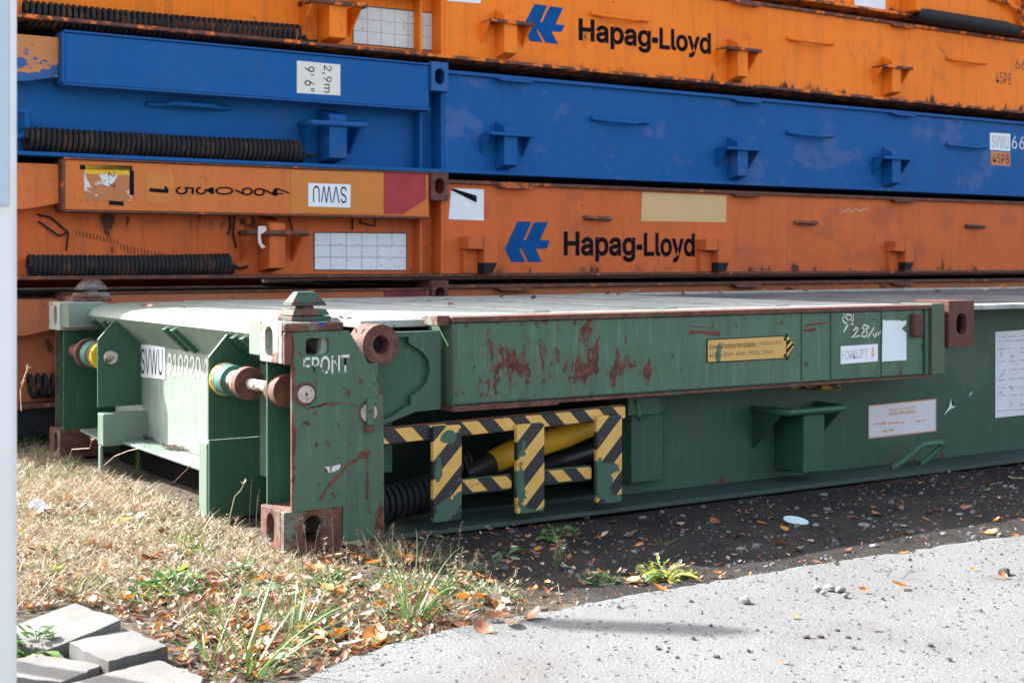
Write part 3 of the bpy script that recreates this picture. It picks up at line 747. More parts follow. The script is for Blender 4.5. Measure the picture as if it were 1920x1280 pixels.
def make_row(zb, zt, M, label, right_end=None, pocket='tri', spring=None, detail=True, post=None, flange=True, hinge=None, web_x0=2.215):
    rt = empty('stacked_flatrack', (0, SY, zb), label, 'flatrack', SA, 'flatracks stacked behind the green one')
    D = Vector((0, 0, zb))
    Z = lambda z: z - zb
    RE = 13.3
    mb = MB(); mb.box(web_x0, RE, 0, .02, Z(zb + .019), Z(zt - .021)); mb.build('side_beam_web', M['web'], rt)
    mb = MB(); mb.box(-.5, web_x0 - .026, .10, .12, Z(zb + .019), Z(zt - .06)); mb.build('recessed_web', M['left'], rt)
    mb = MB(); mb.box(web_x0 - .025, web_x0 - .0005, .0005, .119, Z(zb + .019), Z(zt - .012)); mb.box(web_x0 - .14, web_x0 - .125, .03, .0995, Z(zb + .019), Z(zt - .06))
    mb.build('web_return', M['left'], rt, .002)
    mb = MB(); mb.box(-.5, RE, -.035, .3, Z(zb), Z(zb + .018)); mb.build('bottom_flange', M['edge'] if flange else M['web'], rt, .003)
    mb = MB(); mb.box(web_x0, RE, -.022, 2.42, Z(zt - .020), Z(zt)); mb.box(-.5, web_x0 - .001, .09, 2.42, Z(zt - .058), Z(zt - .04)); mb.build('deck', M['edge'], rt, .003)
    mb = MB(); mb.box(-.5, RE, 2.422, 2.44, Z(zb + .019), Z(zt + .03)); mb.build('rear_beam', M['left'], rt)  # rear beam, raised into the gap above to stop sun from behind
    mb = MB(); mb.box(-.52, -.501, -.03, 2.44, Z(zb), Z(zt + .03)); mb.build('end_wall', M['left'], rt)  # unseen end, carried up into the gap to block the sun
    mb = MB(); mb.box(-.44, 13.2, .4, 2.0, Z(zb + .02), Z(zb + .06)); mb.build('floor_frame', DARK, rt)
    if detail:
        # stake pockets
        mb = MB(); mc = MB(); mg = MB()
        xs = () if not pocket else (2.541, 4.283, 5.706, 7.7, 9.6) if pocket == 'tri' else (2.408, 4.123, 5.838, 7.6, 9.5)
        for i, x in enumerate(xs):
            zc = zb + .215
            if pocket == 'tri':
                mb.hull8([(x, -.09, Z(zb + .052)), (x + .088, -.09, Z(zb + .052)), (x + .088, -.0005, Z(zb + .030)), (x, -.0005, Z(zb + .030))],
                         [(x, -.09, Z(zc + .045)), (x + .088, -.09, Z(zc + .045)), (x + .088, -.0005, Z(zc + .085)), (x, -.0005, Z(zc + .085))])
                mc.box(x - .10, x + .19, -.112, -.091, Z(zc - .006), Z(zc + .014))
                mc.box(x - .10, x - .001, -.091, -.0005, Z(zc - .002), Z(zc + .010)); mc.box(x + .089, x + .19, -.091, -.0005, Z(zc - .002), Z(zc + .010))
                for gx in (x - .10, x + .175):
                    mg.hull8([(gx, -.0008, Z(zc - .003)), (gx, -.0008, Z(zc - .11)), (gx, -.09, Z(zc - .003))], [(gx + .012, -.0008, Z(zc - .003)), (gx + .012, -.0008, Z(zc - .11)), (gx + .012, -.09, Z(zc - .003))])
            else:
                mb.box(x + .0, x + .088, -.092, -.0005, Z(zb + .075), Z(zc + .005))
                mc.box(x - .098, x - .001, -.088, -.0005, Z(zc - .065), Z(zc + .003)); mc.box(x + .089, x + .12, -.04, -.0005, Z(zc - .065), Z(zc + .003))
                mg.box(x - .09, x - .002, -.03, -.0006, Z(zb + .02), Z(zc - .066))
                mg.m = 1; mg.hull8([(x - .0, -.088, Z(zb + .021)), (x + .06, -.088, Z(zb + .021)), (x + .06, -.01, Z(zb + .021)), (x - .0, -.01, Z(zb + .021))], [(x + .002, -.09, Z(zb + .0745)), (x + .086, -.09, Z(zb + .0745)), (x + .086, -.01, Z(zb + .0745)), (x + .002, -.01, Z(zb + .0745))]); mg.m = 0
        if xs:
            mb.build('stake_pocket', M['web'], rt, .004); mc.build('pocket_collar', M['edge'] if pocket == 'tri' and M is not BL else M['web'], rt, .004); mg.build('pocket_gusset', [M['web'], DARK], rt, .002)
        # handles
        for x0, x1 in (((3.20, 3.63), (4.79, 5.22), (6.37, 6.81)) if pocket == 'tri' else ((3.15, 3.44), (4.86, 5.15), (6.58, 6.87))):
            dz = zt - .21 if pocket == 'tri' else zt - .19
            if pocket == 'tri':
                mb = MB(); P = [(x0, -.012, Z(dz + .006)), (x0 + .08, -.015, Z(dz)), (x0 + .14, -.055, Z(dz - .008)), (x1 - .14, -.055, Z(dz - .010)), (x1 - .08, -.015, Z(dz + .002)), (x1, -.012, Z(dz + .006))]
                mb.tube(P, .013, 8); mb.build('lashing_handle', M['web'], rt, smooth=60)
            else:
                mb = MB(); P = [(x0, -.012, Z(dz)), (x0 + .05, -.015, Z(dz)), (x0 + .08, -.05, Z(dz - .004)), (x1 - .14, -.05, Z(dz - .006)), (x1 - .12, -.015, Z(dz)), (x1 - .09, -.012, Z(dz))]
                mb.tube(P, .013, 8); mb.build('lashing_handle', rusty('rusty_handle', (.30, .10, .04), .58, 4), rt, smooth=60)
        # lashing notches under the deck edge
        mb = MB()
        for x in (2.56, 4.33, 5.80, 7.7): mb.hull8([(x, -.05, Z(zt - .036)), (x + .19, -.05, Z(zt - .036)), (x + .19, -.0005, Z(zt - .036)), (x, -.0005, Z(zt - .036))], [(x - .03, -.03, Z(zt - .0205)), (x + .22, -.03, Z(zt - .0205)), (x + .22, -.0005, Z(zt - .0205)), (x - .03, -.0005, Z(zt - .0205))])
        mb.build('lashing_notch', M['edge'], rt, .003)
    if post:
        pz0, pz1, cz0, cz1, px1 = post
        mb = MB(); mb.box(.163, px1, -.03, .098, Z(pz0), Z(pz1)); mb.build('folded_post', M['post'], rt, .006)
        mb = MB(); mb.box(.156, px1 + .002, -.040, .09, Z(pz1 + .0005), Z(pz1 + .010)); mb.box(.156, px1 + .002, -.040, .09, Z(pz0 - .010), Z(pz0 - .0005)); mb.box(.150, .1625, -.036, .09, Z(pz0), Z(pz1)); mb.build('post_edge', M['edge'], rt, .003)
        mb = MB(); casting(mb, px1 + .004, px1 + .112, -.045, .12, Z(cz0), Z(cz1)); mb.build('corner_casting', M.get('cast', M['edge']), rt, .006)
        mb = MB(); mb.prism([(-.5, Z(pz0 - .015)), (.0, Z(pz0 + .0)), (.149, Z(pz0 + .03)), (.149, Z(pz1 - .02)), (-.5, Z(pz1 - .02))], 'y', .01, .05); mb.build('hinge_arm', M.get('hinge', M['post']), rt, .004)
    if spring:
        s0, s1, zc0, zc1, turns, rad = spring
        mb = MB(); mb.helix((s0, .045, Z(zc0)), (s1, .045, Z(zc1)), rad, turns, .0100, 12, 6)
        mb.tube([(s1, .045, Z(zc1)), (s1 + .05, .05, Z(zc1 - .02)), (s1 + .10, .07, Z(zc1 - .01))], .008, 6); mb.build('coil_spring', SPRING, rt, smooth=60)
    return rt, Z

# a second stake pocket of the recessed bay left of the post end
def bay_pocket(rt, Z, M, zb, x=1.50, w=.10):
    zc = zb + .225
    mb = MB(); mb.hull8([(x, -.04, Z(zb + .05)), (x + w, -.04, Z(zb + .05)), (x + w, .0995, Z(zb + .03)), (x, .0995, Z(zb + .03))], [(x, -.04, Z(zc + .045)), (x + w, -.04, Z(zc + .045)), (x + w, .0995, Z(zc + .085)), (x, .0995, Z(zc + .085))])
    mb.build('stake_pocket', M['left'], rt, .004)
    mb = MB(); mb.tube([(x - .10, .09, Z(zc)), (x - .10, -.04, Z(zc)), (x + .2, -.06, Z(zc)), (x + .2, .09, Z(zc))], .014, 8); mb.build('pocket_collar', M['edge'], rt, smooth=40)
    mb = MB()
    for gx in (x - .10, x + .18): mb.hull8([(gx, .0995, Z(zc)), (gx, .0995, Z(zc - .14)), (gx, -.04, Z(zc))], [(gx + .012, .0995, Z(zc)), (gx + .012, .0995, Z(zc - .14)), (gx + .012, -.04, Z(zc))])
    mb.build('pocket_gusset', M['left'], rt)

def local(rt_z, p): return Vector((p.x, p.y, p.z - rt_z))
BLUE_INK = plain('blue_emblem_paint', (.002, .070, .25), .7, .12, spec=.1, wear=((.62, .15, .02), .70, 26))
INK = plain('dark_wordmark_paint', (.010, .007, .012), .8, .2, spec=.05, wear=((.55, .13, .02), .71, 30))
def emblem(rt, zb, pts_a, name='company_emblem'):
    mb = MB()
    for poly_ in pts_a:
        P = [local(zb, st(a, b, -.0006)) for a, b in poly_]
        mb.hull8(P, [p + FN * .0012 for p in P])
    return mb.build(name, BLUE_INK, rt)
def L_row(zb, y): return lambda a, b: local(zb, st(a, b, y))

# --- lowest orange row (only its left end and a strip of its top show)
O4['cast'] = rusty('dark_casting', (.06, .03, .03), .6, 6)
r4, Z4 = make_row(.165, .70, O4, 'dull orange flatrack at the bottom of the stack, mostly hidden behind the green one', pocket=None, spring=(.02, .9, .26, .265, 26, .05), post=(.49, .675, .56, .725, 2.1))
mb = MB(); mb.box(-.3, 13, -.02, .10, Z4(.04), Z4(.1645)); mb.box(-.3, 13, 2.2, 2.4, Z4(.04), Z4(.1645)); mb.build('skid_beam', DARK, r4)
P = [local(.165, st(a, b, -.031)) for a, b in ((720, 560), (800, 560), (800, 541), (720, 541))]
mb = MB(); mb.hull8(P, [p + FN * .001 for p in P]); mb.build('red_corner_patch', plain('dark_red_paint', (.17, .025, .03), .6, .3), r4)

# --- faded orange row above it
O3['cast'] = rusty('dark_brown_casting', (.06, .04, .035), .62, 12)
zb = .743
r3, Z3 = make_row(zb, 1.268, O3, 'faded orange flatrack under the blue one, with a red corner on its folded post', pocket='box', spring=(.02, 1.0, .803, .811, 46, .048), post=(1.062, 1.292, 1.152, 1.305, 2.098))
bay_pocket(r3, Z3, O3, zb, 1.17, .085)
dx, dy, sc = 930, 400, 400 / 1920
LOGO = [[(80, 322), (195, 73), (320, 76), (246, 238), (268, 243), (345, 79), (468, 80), (396, 241), (486, 243), (458, 317), (358, 320), (410, 438), (290, 438), (232, 318), (210, 318), (262, 438), (138, 437)]]
def in_logo(off, s):
    return [[(off[0] + a * s, off[1] + b * s) for a, b in LOGO[0]]]
emblem(r3, zb, in_logo((930, 400), sc))
q = L_row(zb, -.0012)
def wordmark(rt, put):
    for body, u0, u1, v0, v1 in (('Hapag', 0, .529, 0, 1), ('Lloyd', .594, 1, 0, .985)):
        lettering(body, lambda u, v, a=u0, b=u1, c=v0, d=v1: put(a + (b - a) * u, c + (d - c) * v), INK, rt, 'wordmark', bold=.026)
    mb = MB(); mb.ribbon([put(.538, .50), put(.584, .50)], .034); mb.build('wordmark', INK, rt)
wordmark(r3, quad(q(1057, 491), q(1303, 492), q(1057, 434), q(1303, 436.5)))
PANEL3 = plain('fresh_orange_patch', (.56, .19, .035), .5, .06)
q = L_row(zb, -.0311)
mb = MB(); P = [q(a, b) for a, b in ((545, 398.5), (719, 401), (719, 322), (545, 320))]; mb.hull8(P, [p + FN * .0008 for p in P])
P = [q(a, b) for a, b in ((274, 379), (300, 384), (326, 379), (326, 326), (274, 322))]; mb.hull8(P, [p + FN * .0008 for p in P]); mb.build('touch_up_patch', PANEL3, r3)
mb = MB(); P = [q(a, b) for a, b in ((720, 401.5), (757, 400.5), (798, 374), (798, 325), (720, 321.5))]; mb.hull8(P, [p + FN * .0012 for p in P])
mb.build('red_corner_patch', plain('faded_red_paint', (.36, .035, .045), .6, .2, 10, wear=((.04, .015, .015), .66, 12)), r3)
mb = MB(); 
q2 = L_row(zb, -.0322)
w3 = MB(); P = [q2(a, b) for a, b in ((578, 387), (657, 389.5), (657, 346), (578, 343.5))]; w3.hull8(P, [p + FN * .001 for p in P]); w3 = w3.build('code_sticker', CLEAN_ST, r3)
q3 = L_row(zb, -.0336)
lettering('SVWU', quad(q3(587, 379.5), q3(650, 381.5), q3(587, 348), q3(650, 350)), BLACKP, w3, 'sticker_lettering', rot=180)
for ch, cx, cy in (('1', 299, 356), ('5', 346.5, 357.5), ('3', 384, 357.5), ('0', 420.5, 357.8), ('9', 457.5, 359), ('6', 492.5, 360), ('4', 526, 360)):
    q = L_row(zb, -.0322); w = 17; h = 7.5 if ch != '1' else 6
    if ch == '1':
        o1 = MB(); o1.ribbon([q(280, 356), q(316, 359)], .018); o1.ribbon([q(315, 358), q(309, 350)], .014); o1.build('stencil_digit', BLACKP, r3); continue
    lettering(ch, quad(q(cx - w, cy + h), q(cx + w, cy + h), q(cx - w, cy - h), q(cx + w, cy - h)), BLACKP, r3, 'stencil_digit', rot=-90, bold=.004)
q = L_row(zb, -.0312)
TORN = torn('torn_height_sticker', (.66, .68, .68), (.44, .15, .045), .47, 13, [(.62, 1.22 - zb, .10, .12, -.16), (.40, 1.15 - zb, .10, .07, .12)])
mb = MB(); P = [q(a, b) for a, b in ((158, 375), (246, 377), (246, 317), (158, 315))]; mb.hull8(P, [p + FN * .001 for p in P]); hs = mb.build('torn_height_sticker', TORN, r3)
mb = MB(); q4 = L_row(zb, -.0325)
for a, b in (((150, 313.5), (248, 315.5)), ((247, 320), (247, 366))): mb.ribbon([q4(*a), q4(*b)], .022)
mb.m = 1; mb.ribbon([q4(160, 318), q4(244, 320)], .04)
mb.m = 0; mb.ribbon([q4(205, 380), q4(232, 382)], .018)
mb.build('sticker_border', [BLACKP, plain('yellow_band', (.70, .42, .02), .5, .15, 10, wear=((.45, .15, .04), .6, 20))], hs)
lettering('2.7', quad(q4(203, 352), q4(216, 352), q4(203, 322), q4(216, 322)), BLACKP, hs, 'sticker_lettering', rot=-90)
# table sticker
def table(rt, zb, y, c00, c10, c01, c11, name='table_sticker', scribble=True, mat=CLEAN_ST):
    q = L_row(zb, y); put = quad(q(*c00), q(*c10), q(*c01), q(*c11))
    bd = MB(); plate(bd, put, -.012, 1.012, -.03, 1.03, FN, .0006); bd = bd.build(name, plain('table_border', (.03, .04, .06), .5, .2), rt)
    mb = MB(); A = [put(u, v) + FN * .0008 for u, v in ((0, 0), (1, 0), (1, 1), (0, 1))]; mb.hull8(A, [p + FN * .0006 for p in A]); mb.build('table_sheet', mat, bd)
    gr = MB(); o = FN * .0018
    for u in (.167, .337, .505, .675): gr.ribbon([put(u, 0) + o, put(u, 1) + o], .0035)
    gr.ribbon([put(.84, .66) + o, put(.84, 1) + o], .0035)
    for v in (.34, .66): gr.ribbon([put(0, v) + o, put(1, v) + o], .0035)
    for k in range(34 if scribble else 20):
        u, v = random.uniform(.03, .95), random.uniform(.05, .93)
        gr.ribbon([put(u, v) + o, put(u + random.uniform(.01, .035), v + random.uniform(-.01, .01)) + o], .003)
    gr.build('table_grid', GREYP, bd)
    return bd
table(r3, zb, .0985, (590, 505), (761, 506), (590, 437), (761, 438))
# stickers on the web of this row
q = L_row(zb, -.0004)
mb = MB(); P = [q(a, b) for a, b in ((841, 411), (907, 413.5), (907, 355), (846, 353))]; mb.hull8(P, [p + FN * .001 for p in P]); mb.build('white_sticker', CLEAN_ST, r3)
mb = MB(); mb.hull8([q(845, 356) + FN * .002, q(893, 380) + FN * .002, q(893, 367) + FN * .002, q(848, 353) + FN * .002], [q(845, 356) + FN * .004, q(893, 380) + FN * .004, q(893, 367) + FN * .004, q(848, 353) + FN * .004]); mb.build('peeled_tape', BLACKP, r3)
mb = MB(); P = [q(a, b) for a, b in ((1202, 414.5), (1280, 415.5), (1361, 417), (1362, 367), (1204, 360.5))]; mb.hull8(P, [p + FN * .0008 for p in P]); mb.build('cream_paint_patch', plain('cream_patch', (.62, .42, .20), .5, .08, 3), r3)
mb = MB()
for pts in ([(1573, 390), (1580, 395), (1574, 403)], [(1583, 398), (1590, 392), (1596, 398), (1604, 392), (1612, 396), (1620, 391), (1627, 395), (1627, 386)]): mb.ribbon([q(*p) + FN * .0015 for p in pts], .008, jitter=.4)
mb.build('chalk_writing', plain('pale_chalk', (.62, .40, .30), .9, .2), r3)
# loose straps and wires on the recessed web
mb = MB()
for pts in ([(70, 402), (95, 408), (128, 436)], [(128, 436), (110, 442), (72, 415)], [(128, 436), (124, 470)], [(430, 402), (432, 425), (428, 440)], [(440, 405), (437, 440), (443, 465)], [(540, 402), (548, 430), (552, 465)], [(660, 402), (661, 430)], [(675, 405), (676, 418), (703, 424), (704, 402)]):
    mb.tube([local(zb, st(a, b, .085 + random.uniform(-.01, .008))) for a, b in pts], .005, 6)
mb.build('loose_strap', DARK, r3)
mb = MB()
P = [local(zb, st(a, b, -.068)) for a, b in ((484, 424), (498, 424), (499, 432), (488, 440), (490, 456), (498, 463), (490, 466), (484, 455), (483, 440))]
mb.hull8(P, [p + FN * .004 for p in P]); mb.build('rag_strip', plain('white_rag', (.62, .55, .54), .8, .1), r3)
# row of old spring rub marks on the web
mb = MB()
for k in range(30):
    a = 143 + k * 6.4; b = 432 + k * 1.45 + (6 if k > 12 else 0)
    mb.ribbon([local(zb, st(a, b, .0995)), local(zb, st(a + 1, b + (10 if k < 12 else 19 - abs(k - 19) * 1.2), .0995))], .006, jitter=.4)
mb.build('rub_mark', plain('rub_rust', (.16, .045, .02), .8, .4), r3)

# --- blue row
zb = 1.304
BL['cast'] = paint('blue_casting_paint', (.003, .072, .25), None, .15, .3, seed=36)
BL['hinge'] = torn('orange_and_blue_paint', (.52, .19, .05), (.003, .075, .26), .49, 4)
r2, Z2 = make_row(zb, 1.860, BL, 'blue flatrack in the middle of the stack behind', spring=(.0, 1.38, 1.382, 1.384, 56, .052), post=(1.640, 1.872, 1.737, 1.894, 2.098), flange=False)
bay_pocket(r2, Z2, BL, zb)
mb = MB(); mb.tube([local(zb, st(a, b, y)) for a, b, y in ((275, 196, .09), (310, 197, .085), (325, 194, .04), (400, 199, .04), (412, 203, .085), (432, 203, .09))], .013, 8); mb.build('lashing_handle', BL['post'], r2, smooth=60)
mb = MB(); P = [local(zb, st(a, b, .03)) for a, b in ((30, 208), (46, 208), (50, 216), (50, 245), (44, 256), (30, 256))]; mb.tube(P, .016, 8); mb.build('lashing_loop', BL['post'], r2, smooth=60)
q = L_row(zb, -.0312)
mb = MB(); P = [q(a, b) for a, b in ((556.5, 174.5), (638, 179.5), (638, 121.5), (556.5, 114))]; mb.hull8(P, [p + FN * .001 for p in P]); hs = mb.build('height_sticker', torn('cream_sticker', (.70, .69, .62), (.4, .36, .34), .72, 18), r2)
q = L_row(zb, -.0330)
lettering('2,9m', quad(q(604, 173), q(622, 175), q(604, 122), q(622, 124)), BLACKP, hs, 'sticker_lettering', rot=-90)
lettering("9' 6\"", quad(q(571, 170), q(590, 172), q(571, 124), q(590, 126)), BLACKP, hs, 'sticker_lettering', rot=-90)
q = L_row(zb, -.0004)
mb = MB(); P = [q(a, b) for a, b in ((1856, 281), (1894, 284), (1894, 251), (1856, 249))]; mb.hull8(P, [p + FN * .001 for p in P]); c2 = mb.build('code_sticker', CLEAN_ST, r2)
q1 = L_row(zb, -.0020)
lettering('SVWU', quad(q1(1860, 277), q1(1891, 280), q1(1860, 254), q1(1891, 256)), GREYP, c2, 'sticker_lettering')
lettering('6691034', quad(q1(1897, 279), q1(1990, 285), q1(1897, 255), q1(1990, 261)), plain('white_numerals', (.62, .64, .70), .5, .1), r2, 'stencil_number')
mb = MB(); P = [q(a, b) for a, b in ((1858, 309), (1894, 312), (1894, 286.5), (1858, 283.5))]; mb.hull8(P, [p + FN * .001 for p in P]); c3 = mb.build('type_sticker', plain('orange_sticker', (.56, .20, .08), .5, .15), r2)
lettering('45P8', quad(q1(1861, 305), q1(1892, 308), q1(1861, 288), q1(1892, 290)), BLACKP, c3, 'sticker_lettering')

# --- bright orange row above
zb = 1.921
O1['cast'] = O1['edge']
r1, Z1 = make_row(zb, 2.468, O1, 'bright orange flatrack resting directly on the blue flatrack of the stack', spring=(.0, 1.38, 1.955, 1.972, 50, .052), post=(2.25, 2.48, 2.35, 2.5, 2.098))
bay_pocket(r1, Z1, O1, zb)
emblem(r1, zb, [[(820 + a * 300 / 1920, b * 130 / 832) for a, b in ((1030, 318), (1168, 50), (1318, 72), (1232, 266), (1256, 272), (1350, 78), (1508, 98), (1418, 294), (1530, 304), (1490, 386), (1370, 382), (1450, 534), (1300, 516), (1206, 360), (1188, 358), (1264, 510), (1110, 496), (1080, 430))]])
q = L_row(zb, -.0014)
wordmark(r1, quad(q(1085, 87), q(1333, 112), q(1085, 34), q(1333, 62)))
lettering('45P8', quad(q(1867, 156), q(1896, 160), q(1867, 134), q(1896, 138)), plain('brown_stencil', (.12, .04, .025), .6, .3), r1, 'stencil_number')
lettering('6691058', quad(q(1904, 130), q(1980, 140), q(1904, 109), q(1980, 119)), plain('brown_stencil', (.12, .04, .025), .6, .3), r1, 'stencil_number')
table(r1, zb, .0985, (663, 81), (812, 94.5), (663, 11), (812, 26), mat=torn('grimy_sheet', (.66, .66, .64), (.40, .36, .33), .66, 14))
mb = MB(); P = [q(a, b) for a, b in ((838, 2), (901, 7), (901, -30), (838, -36))]; mb.hull8(P, [p + FN * .001 for p in P]); mb.build('white_sticker', CLEAN_ST, r1)
mb = MB()
for pts in ([(1588, 75), (1598, 110)], [(1592, 100), (1605, 108), (1620, 80), (1640, 108), (1650, 82)], [(1722, 85), (1738, 96), (1728, 110)], [(1742, 88), (1747, 108), (1738, 104)], [(1756, 90), (1772, 100), (1762, 88), (1780, 110), (1790, 92)], [(1760, 140), (1772, 158), (1766, 136)]): mb.ribbon([q(*p) for p in pts], .005, jitter=.4)
mb.build('scratch_writing', plain('scratch_orange', (.50, .17, .06), .8, .1), r1)

# --- topmost row, of which only the lower edge shows at the upper right
zb = 2.517
r0, Z0 = make_row(zb, 3.06, O0, 'orange flatrack at the very top of the stack, cut off by the frame', post=None, pocket=None, flange=True)
sd = MB(); q = L_row(zb, -.05); sd.tube([q(1715, 27), q(1740, 31), q(1880, 53), q(1905, 58)], [.04, .052, .052, .04], 12); sd.build('black_hose', DARK, r0, smooth=50)
q = L_row(zb, -.001)
mb = MB(); P = [q(a, b) for a, b in ((1602, 14), (1660, 22), (1660, -30), (1602, -36))]; mb.hull8(P, [p + FN * .001 for p in P]); mb.build('white_sticker', CLEAN_ST, r0)
mb = MB(); P0, P1 = q(1690, 24), q(1703, 26); mb.box(P0.x, P1.x, -.13, -.0008, P0.z, P0.z + .2); mb.build('stake_pocket', O0['web'], r0, .004)
mb = MB(); mb.tube([q(1845, -8) + FN * .01, q(1880, 5) + FN * .03, q(1905, 25) + FN * .05, q(1907, 52) + FN * .05], .02, 8); mb.build('bent_bar', O0['edge'], r0, smooth=50)
mb = MB(); P0 = q(1907, 40); mb.box(P0.x, P0.x + .05, -.09, -.0008, zb + .02 - zb, zb + .5 - zb); mb.build('post_stop', O0['edge'], r0, .004)

# ------------------------------------------------------------------ GROUND
def hgt(x, y):
    n = noise.noise((x * 1.3, y * 1.3, 0)) * .010 + noise.noise((x * 6, y * 6, 3)) * .004
    return n
def pave_edge(x):
    pts = [(-30, -9), (-3, -3.2), (-.9, -1.62), (-.50, -1.15), (-.3, -1.015), (-.05, -.955), (.115, -.935), (.5, -.925), (.83, -.918), (1.3, -.925), (1.98, -.962), (3, -1.02), (6, -1.2), (60, -3)]
    for (a, b), (c, d) in zip(pts, pts[1:]):
        if a <= x <= c: return b + (d - b) * (x - a) / (c - a)
    return -3
def soil():
    m, t, b = nt('soil_and_old_asphalt')
    tc = N(t, 'ShaderNodeTexCoord'); v = tc.outputs['Object']
    sx = N(t, 'ShaderNodeSeparateXYZ'); link(t, v, sx.inputs[0])
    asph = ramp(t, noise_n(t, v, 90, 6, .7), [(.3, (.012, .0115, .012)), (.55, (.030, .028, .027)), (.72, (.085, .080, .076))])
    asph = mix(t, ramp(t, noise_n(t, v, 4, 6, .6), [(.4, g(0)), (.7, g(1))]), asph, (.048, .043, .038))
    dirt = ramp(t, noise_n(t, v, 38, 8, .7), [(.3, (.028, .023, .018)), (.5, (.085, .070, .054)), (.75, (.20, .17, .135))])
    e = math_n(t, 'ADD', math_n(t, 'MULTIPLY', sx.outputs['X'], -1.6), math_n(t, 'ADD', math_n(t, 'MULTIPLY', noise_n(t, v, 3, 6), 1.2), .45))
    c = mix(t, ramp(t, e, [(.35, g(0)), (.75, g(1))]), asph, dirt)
    link(t, c, b.inputs['Base Color']); b.inputs['Roughness'].default_value = .95; b.inputs['Specular IOR Level'].default_value = .04
    bp = N(t, 'ShaderNodeBump'); bp.inputs['Strength'].default_value = .7; bp.inputs['Distance'].default_value = .008
    link(t, noise_n(t, v, 95, 6, .7), bp.inputs['Height']); link(t, bp.outputs[0], b.inputs['Normal'])
    return m
def sheet(name, fn, xs, ys, mat):
    mb = MB(); idx = {}
    for i, x in enumerate(xs):
        for j, y in enumerate(ys): idx[i, j] = mb.vert(fn(x, y))
    for i in range(len(xs) - 1):
        for j in range(len(ys) - 1): mb.face((idx[i, j], idx[i + 1, j], idx[i + 1, j + 1], idx[i, j + 1]))
    o = mb.build(name, mat, None, smooth=60); return o
def spaced(lo, hi, fine0, fine1, step, coarse):
    L = [lo]; x = lo
    while x < hi - 1e-6:
        x += step if fine0 <= x < fine1 else min(coarse, max(step, (fine0 - x) if x < fine0 else coarse)); L.append(min(x, hi))
    return L
gx = spaced(-120, 160, -2.5, 4.0, .035, 20); gy = spaced(-120, 160, -2.2, 3.2, .035, 20)
def gfn(x, y):
    z = hgt(x, y) if -2.6 < x < 4.2 and -2.3 < y < 3.4 else 0
    if y < pave_edge(x) - .03: z = min(z, 0) - .03
    return (x, y, z - .006)
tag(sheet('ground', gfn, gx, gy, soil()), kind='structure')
def pavement():
    m, t, b = nt('pale_pavement')
    tc = N(t, 'ShaderNodeTexCoord'); v = tc.outputs['Object']
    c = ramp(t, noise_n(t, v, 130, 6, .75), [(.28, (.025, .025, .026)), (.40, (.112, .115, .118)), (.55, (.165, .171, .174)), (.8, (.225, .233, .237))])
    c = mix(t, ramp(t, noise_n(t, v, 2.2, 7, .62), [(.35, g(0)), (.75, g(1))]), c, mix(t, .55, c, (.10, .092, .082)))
    vo = N(t, 'ShaderNodeTexVoronoi'); vo.inputs['Scale'].default_value = 34; link(t, v, vo.inputs['Vector'])
    pit = math_n(t, 'MULTIPLY', ramp(t, vo.outputs['Distance'], [(.13, g(1)), (.24, g(0))]), ramp(t, noise_n(t, v, 15, 6, .7), [(.43, g(0)), (.53, g(1))]))
    c = mix(t, math_n(t, 'MULTIPLY', pit, .9), c, (.035, .035, .036))
    v2 = N(t, 'ShaderNodeTexVoronoi', feature='DISTANCE_TO_EDGE'); v2.inputs['Scale'].default_value = 1.15
    wv = N(t, 'ShaderNodeVectorMath', operation='ADD'); link(t, v, wv.inputs[0])
    nc = N(t, 'ShaderNodeTexNoise'); nc.inputs['Scale'].default_value = 5; nc.inputs['Detail'].default_value = 8; link(t, v, nc.inputs['Vector'])
    sv = N(t, 'ShaderNodeVectorMath', operation='SCALE'); link(t, nc.outputs['Color'], sv.inputs[0]); sv.inputs['Scale'].default_value = .35; link(t, sv.outputs[0], wv.inputs[1])
    link(t, wv.outputs[0], v2.inputs['Vector'])
    crk = math_n(t, 'MULTIPLY', ramp(t, v2.outputs['Distance'], [(.0022, g(1)), (.0055, g(0))]), ramp(t, noise_n(t, v, 1.3, 4), [(.52, g(0)), (.57, g(1))]))
    c = mix(t, math_n(t, 'MULTIPLY', crk, .8), c, (.03, .028, .027))
    stn = ramp(t, noise_n(t, mapped(t, (3, 1, 0)), 1.15, 9, .68), [(.53, g(0)), (.68, g(1))])
    c = mix(t, math_n(t, 'MULTIPLY', stn, .5), c, (.075, .066, .056))
    link(t, c, b.inputs['Base Color']); b.inputs['Roughness'].default_value = .85
    bp = N(t, 'ShaderNodeBump'); bp.inputs['Strength'].default_value = .9; bp.inputs['Distance'].default_value = .006
    h = math_n(t, 'ADD', math_n(t, 'MULTIPLY', pit, -.8), noise_n(t, v, 150, 5, .7))
    link(t, h, bp.inputs['Height']); link(t, bp.outputs[0], b.inputs['Normal'])
    return m
pxs = spaced(-14, 60, -1.2, 3.2, .02, 6)
def ragged(x): return noise.noise((x * 5, 1, 0)) * .022 + noise.noise((x * 23, 4, 0)) * .018 + noise.noise((x * 70, 7, 0)) * .009
mb = MB(); prev = None
offs = (0, .0, .015, .04, .08, .14, .22, .34, .5, .8, 1.4, 3, 30)
for x in pxs:
    colv = []
    for k, d in enumerate(offs):
        e = pave_edge(x) + ragged(x); yy = e - d
        z = -.02 if k == 0 else (.004 + .004 * noise.noise((x * 2, yy * 2, 5)) + .003 * noise.noise((x * 9, yy * 9, 5)) if abs(x) < 5 and d < 1.5 else .004)
        if k == 1: z -= .002
        colv.append(mb.vert((x, yy, z + (.004 if k else 0))))
    if prev:
        for k in range(len(offs) - 1): mb.face((prev[k], colv[k], colv[k + 1], prev[k + 1]))
    prev = colv
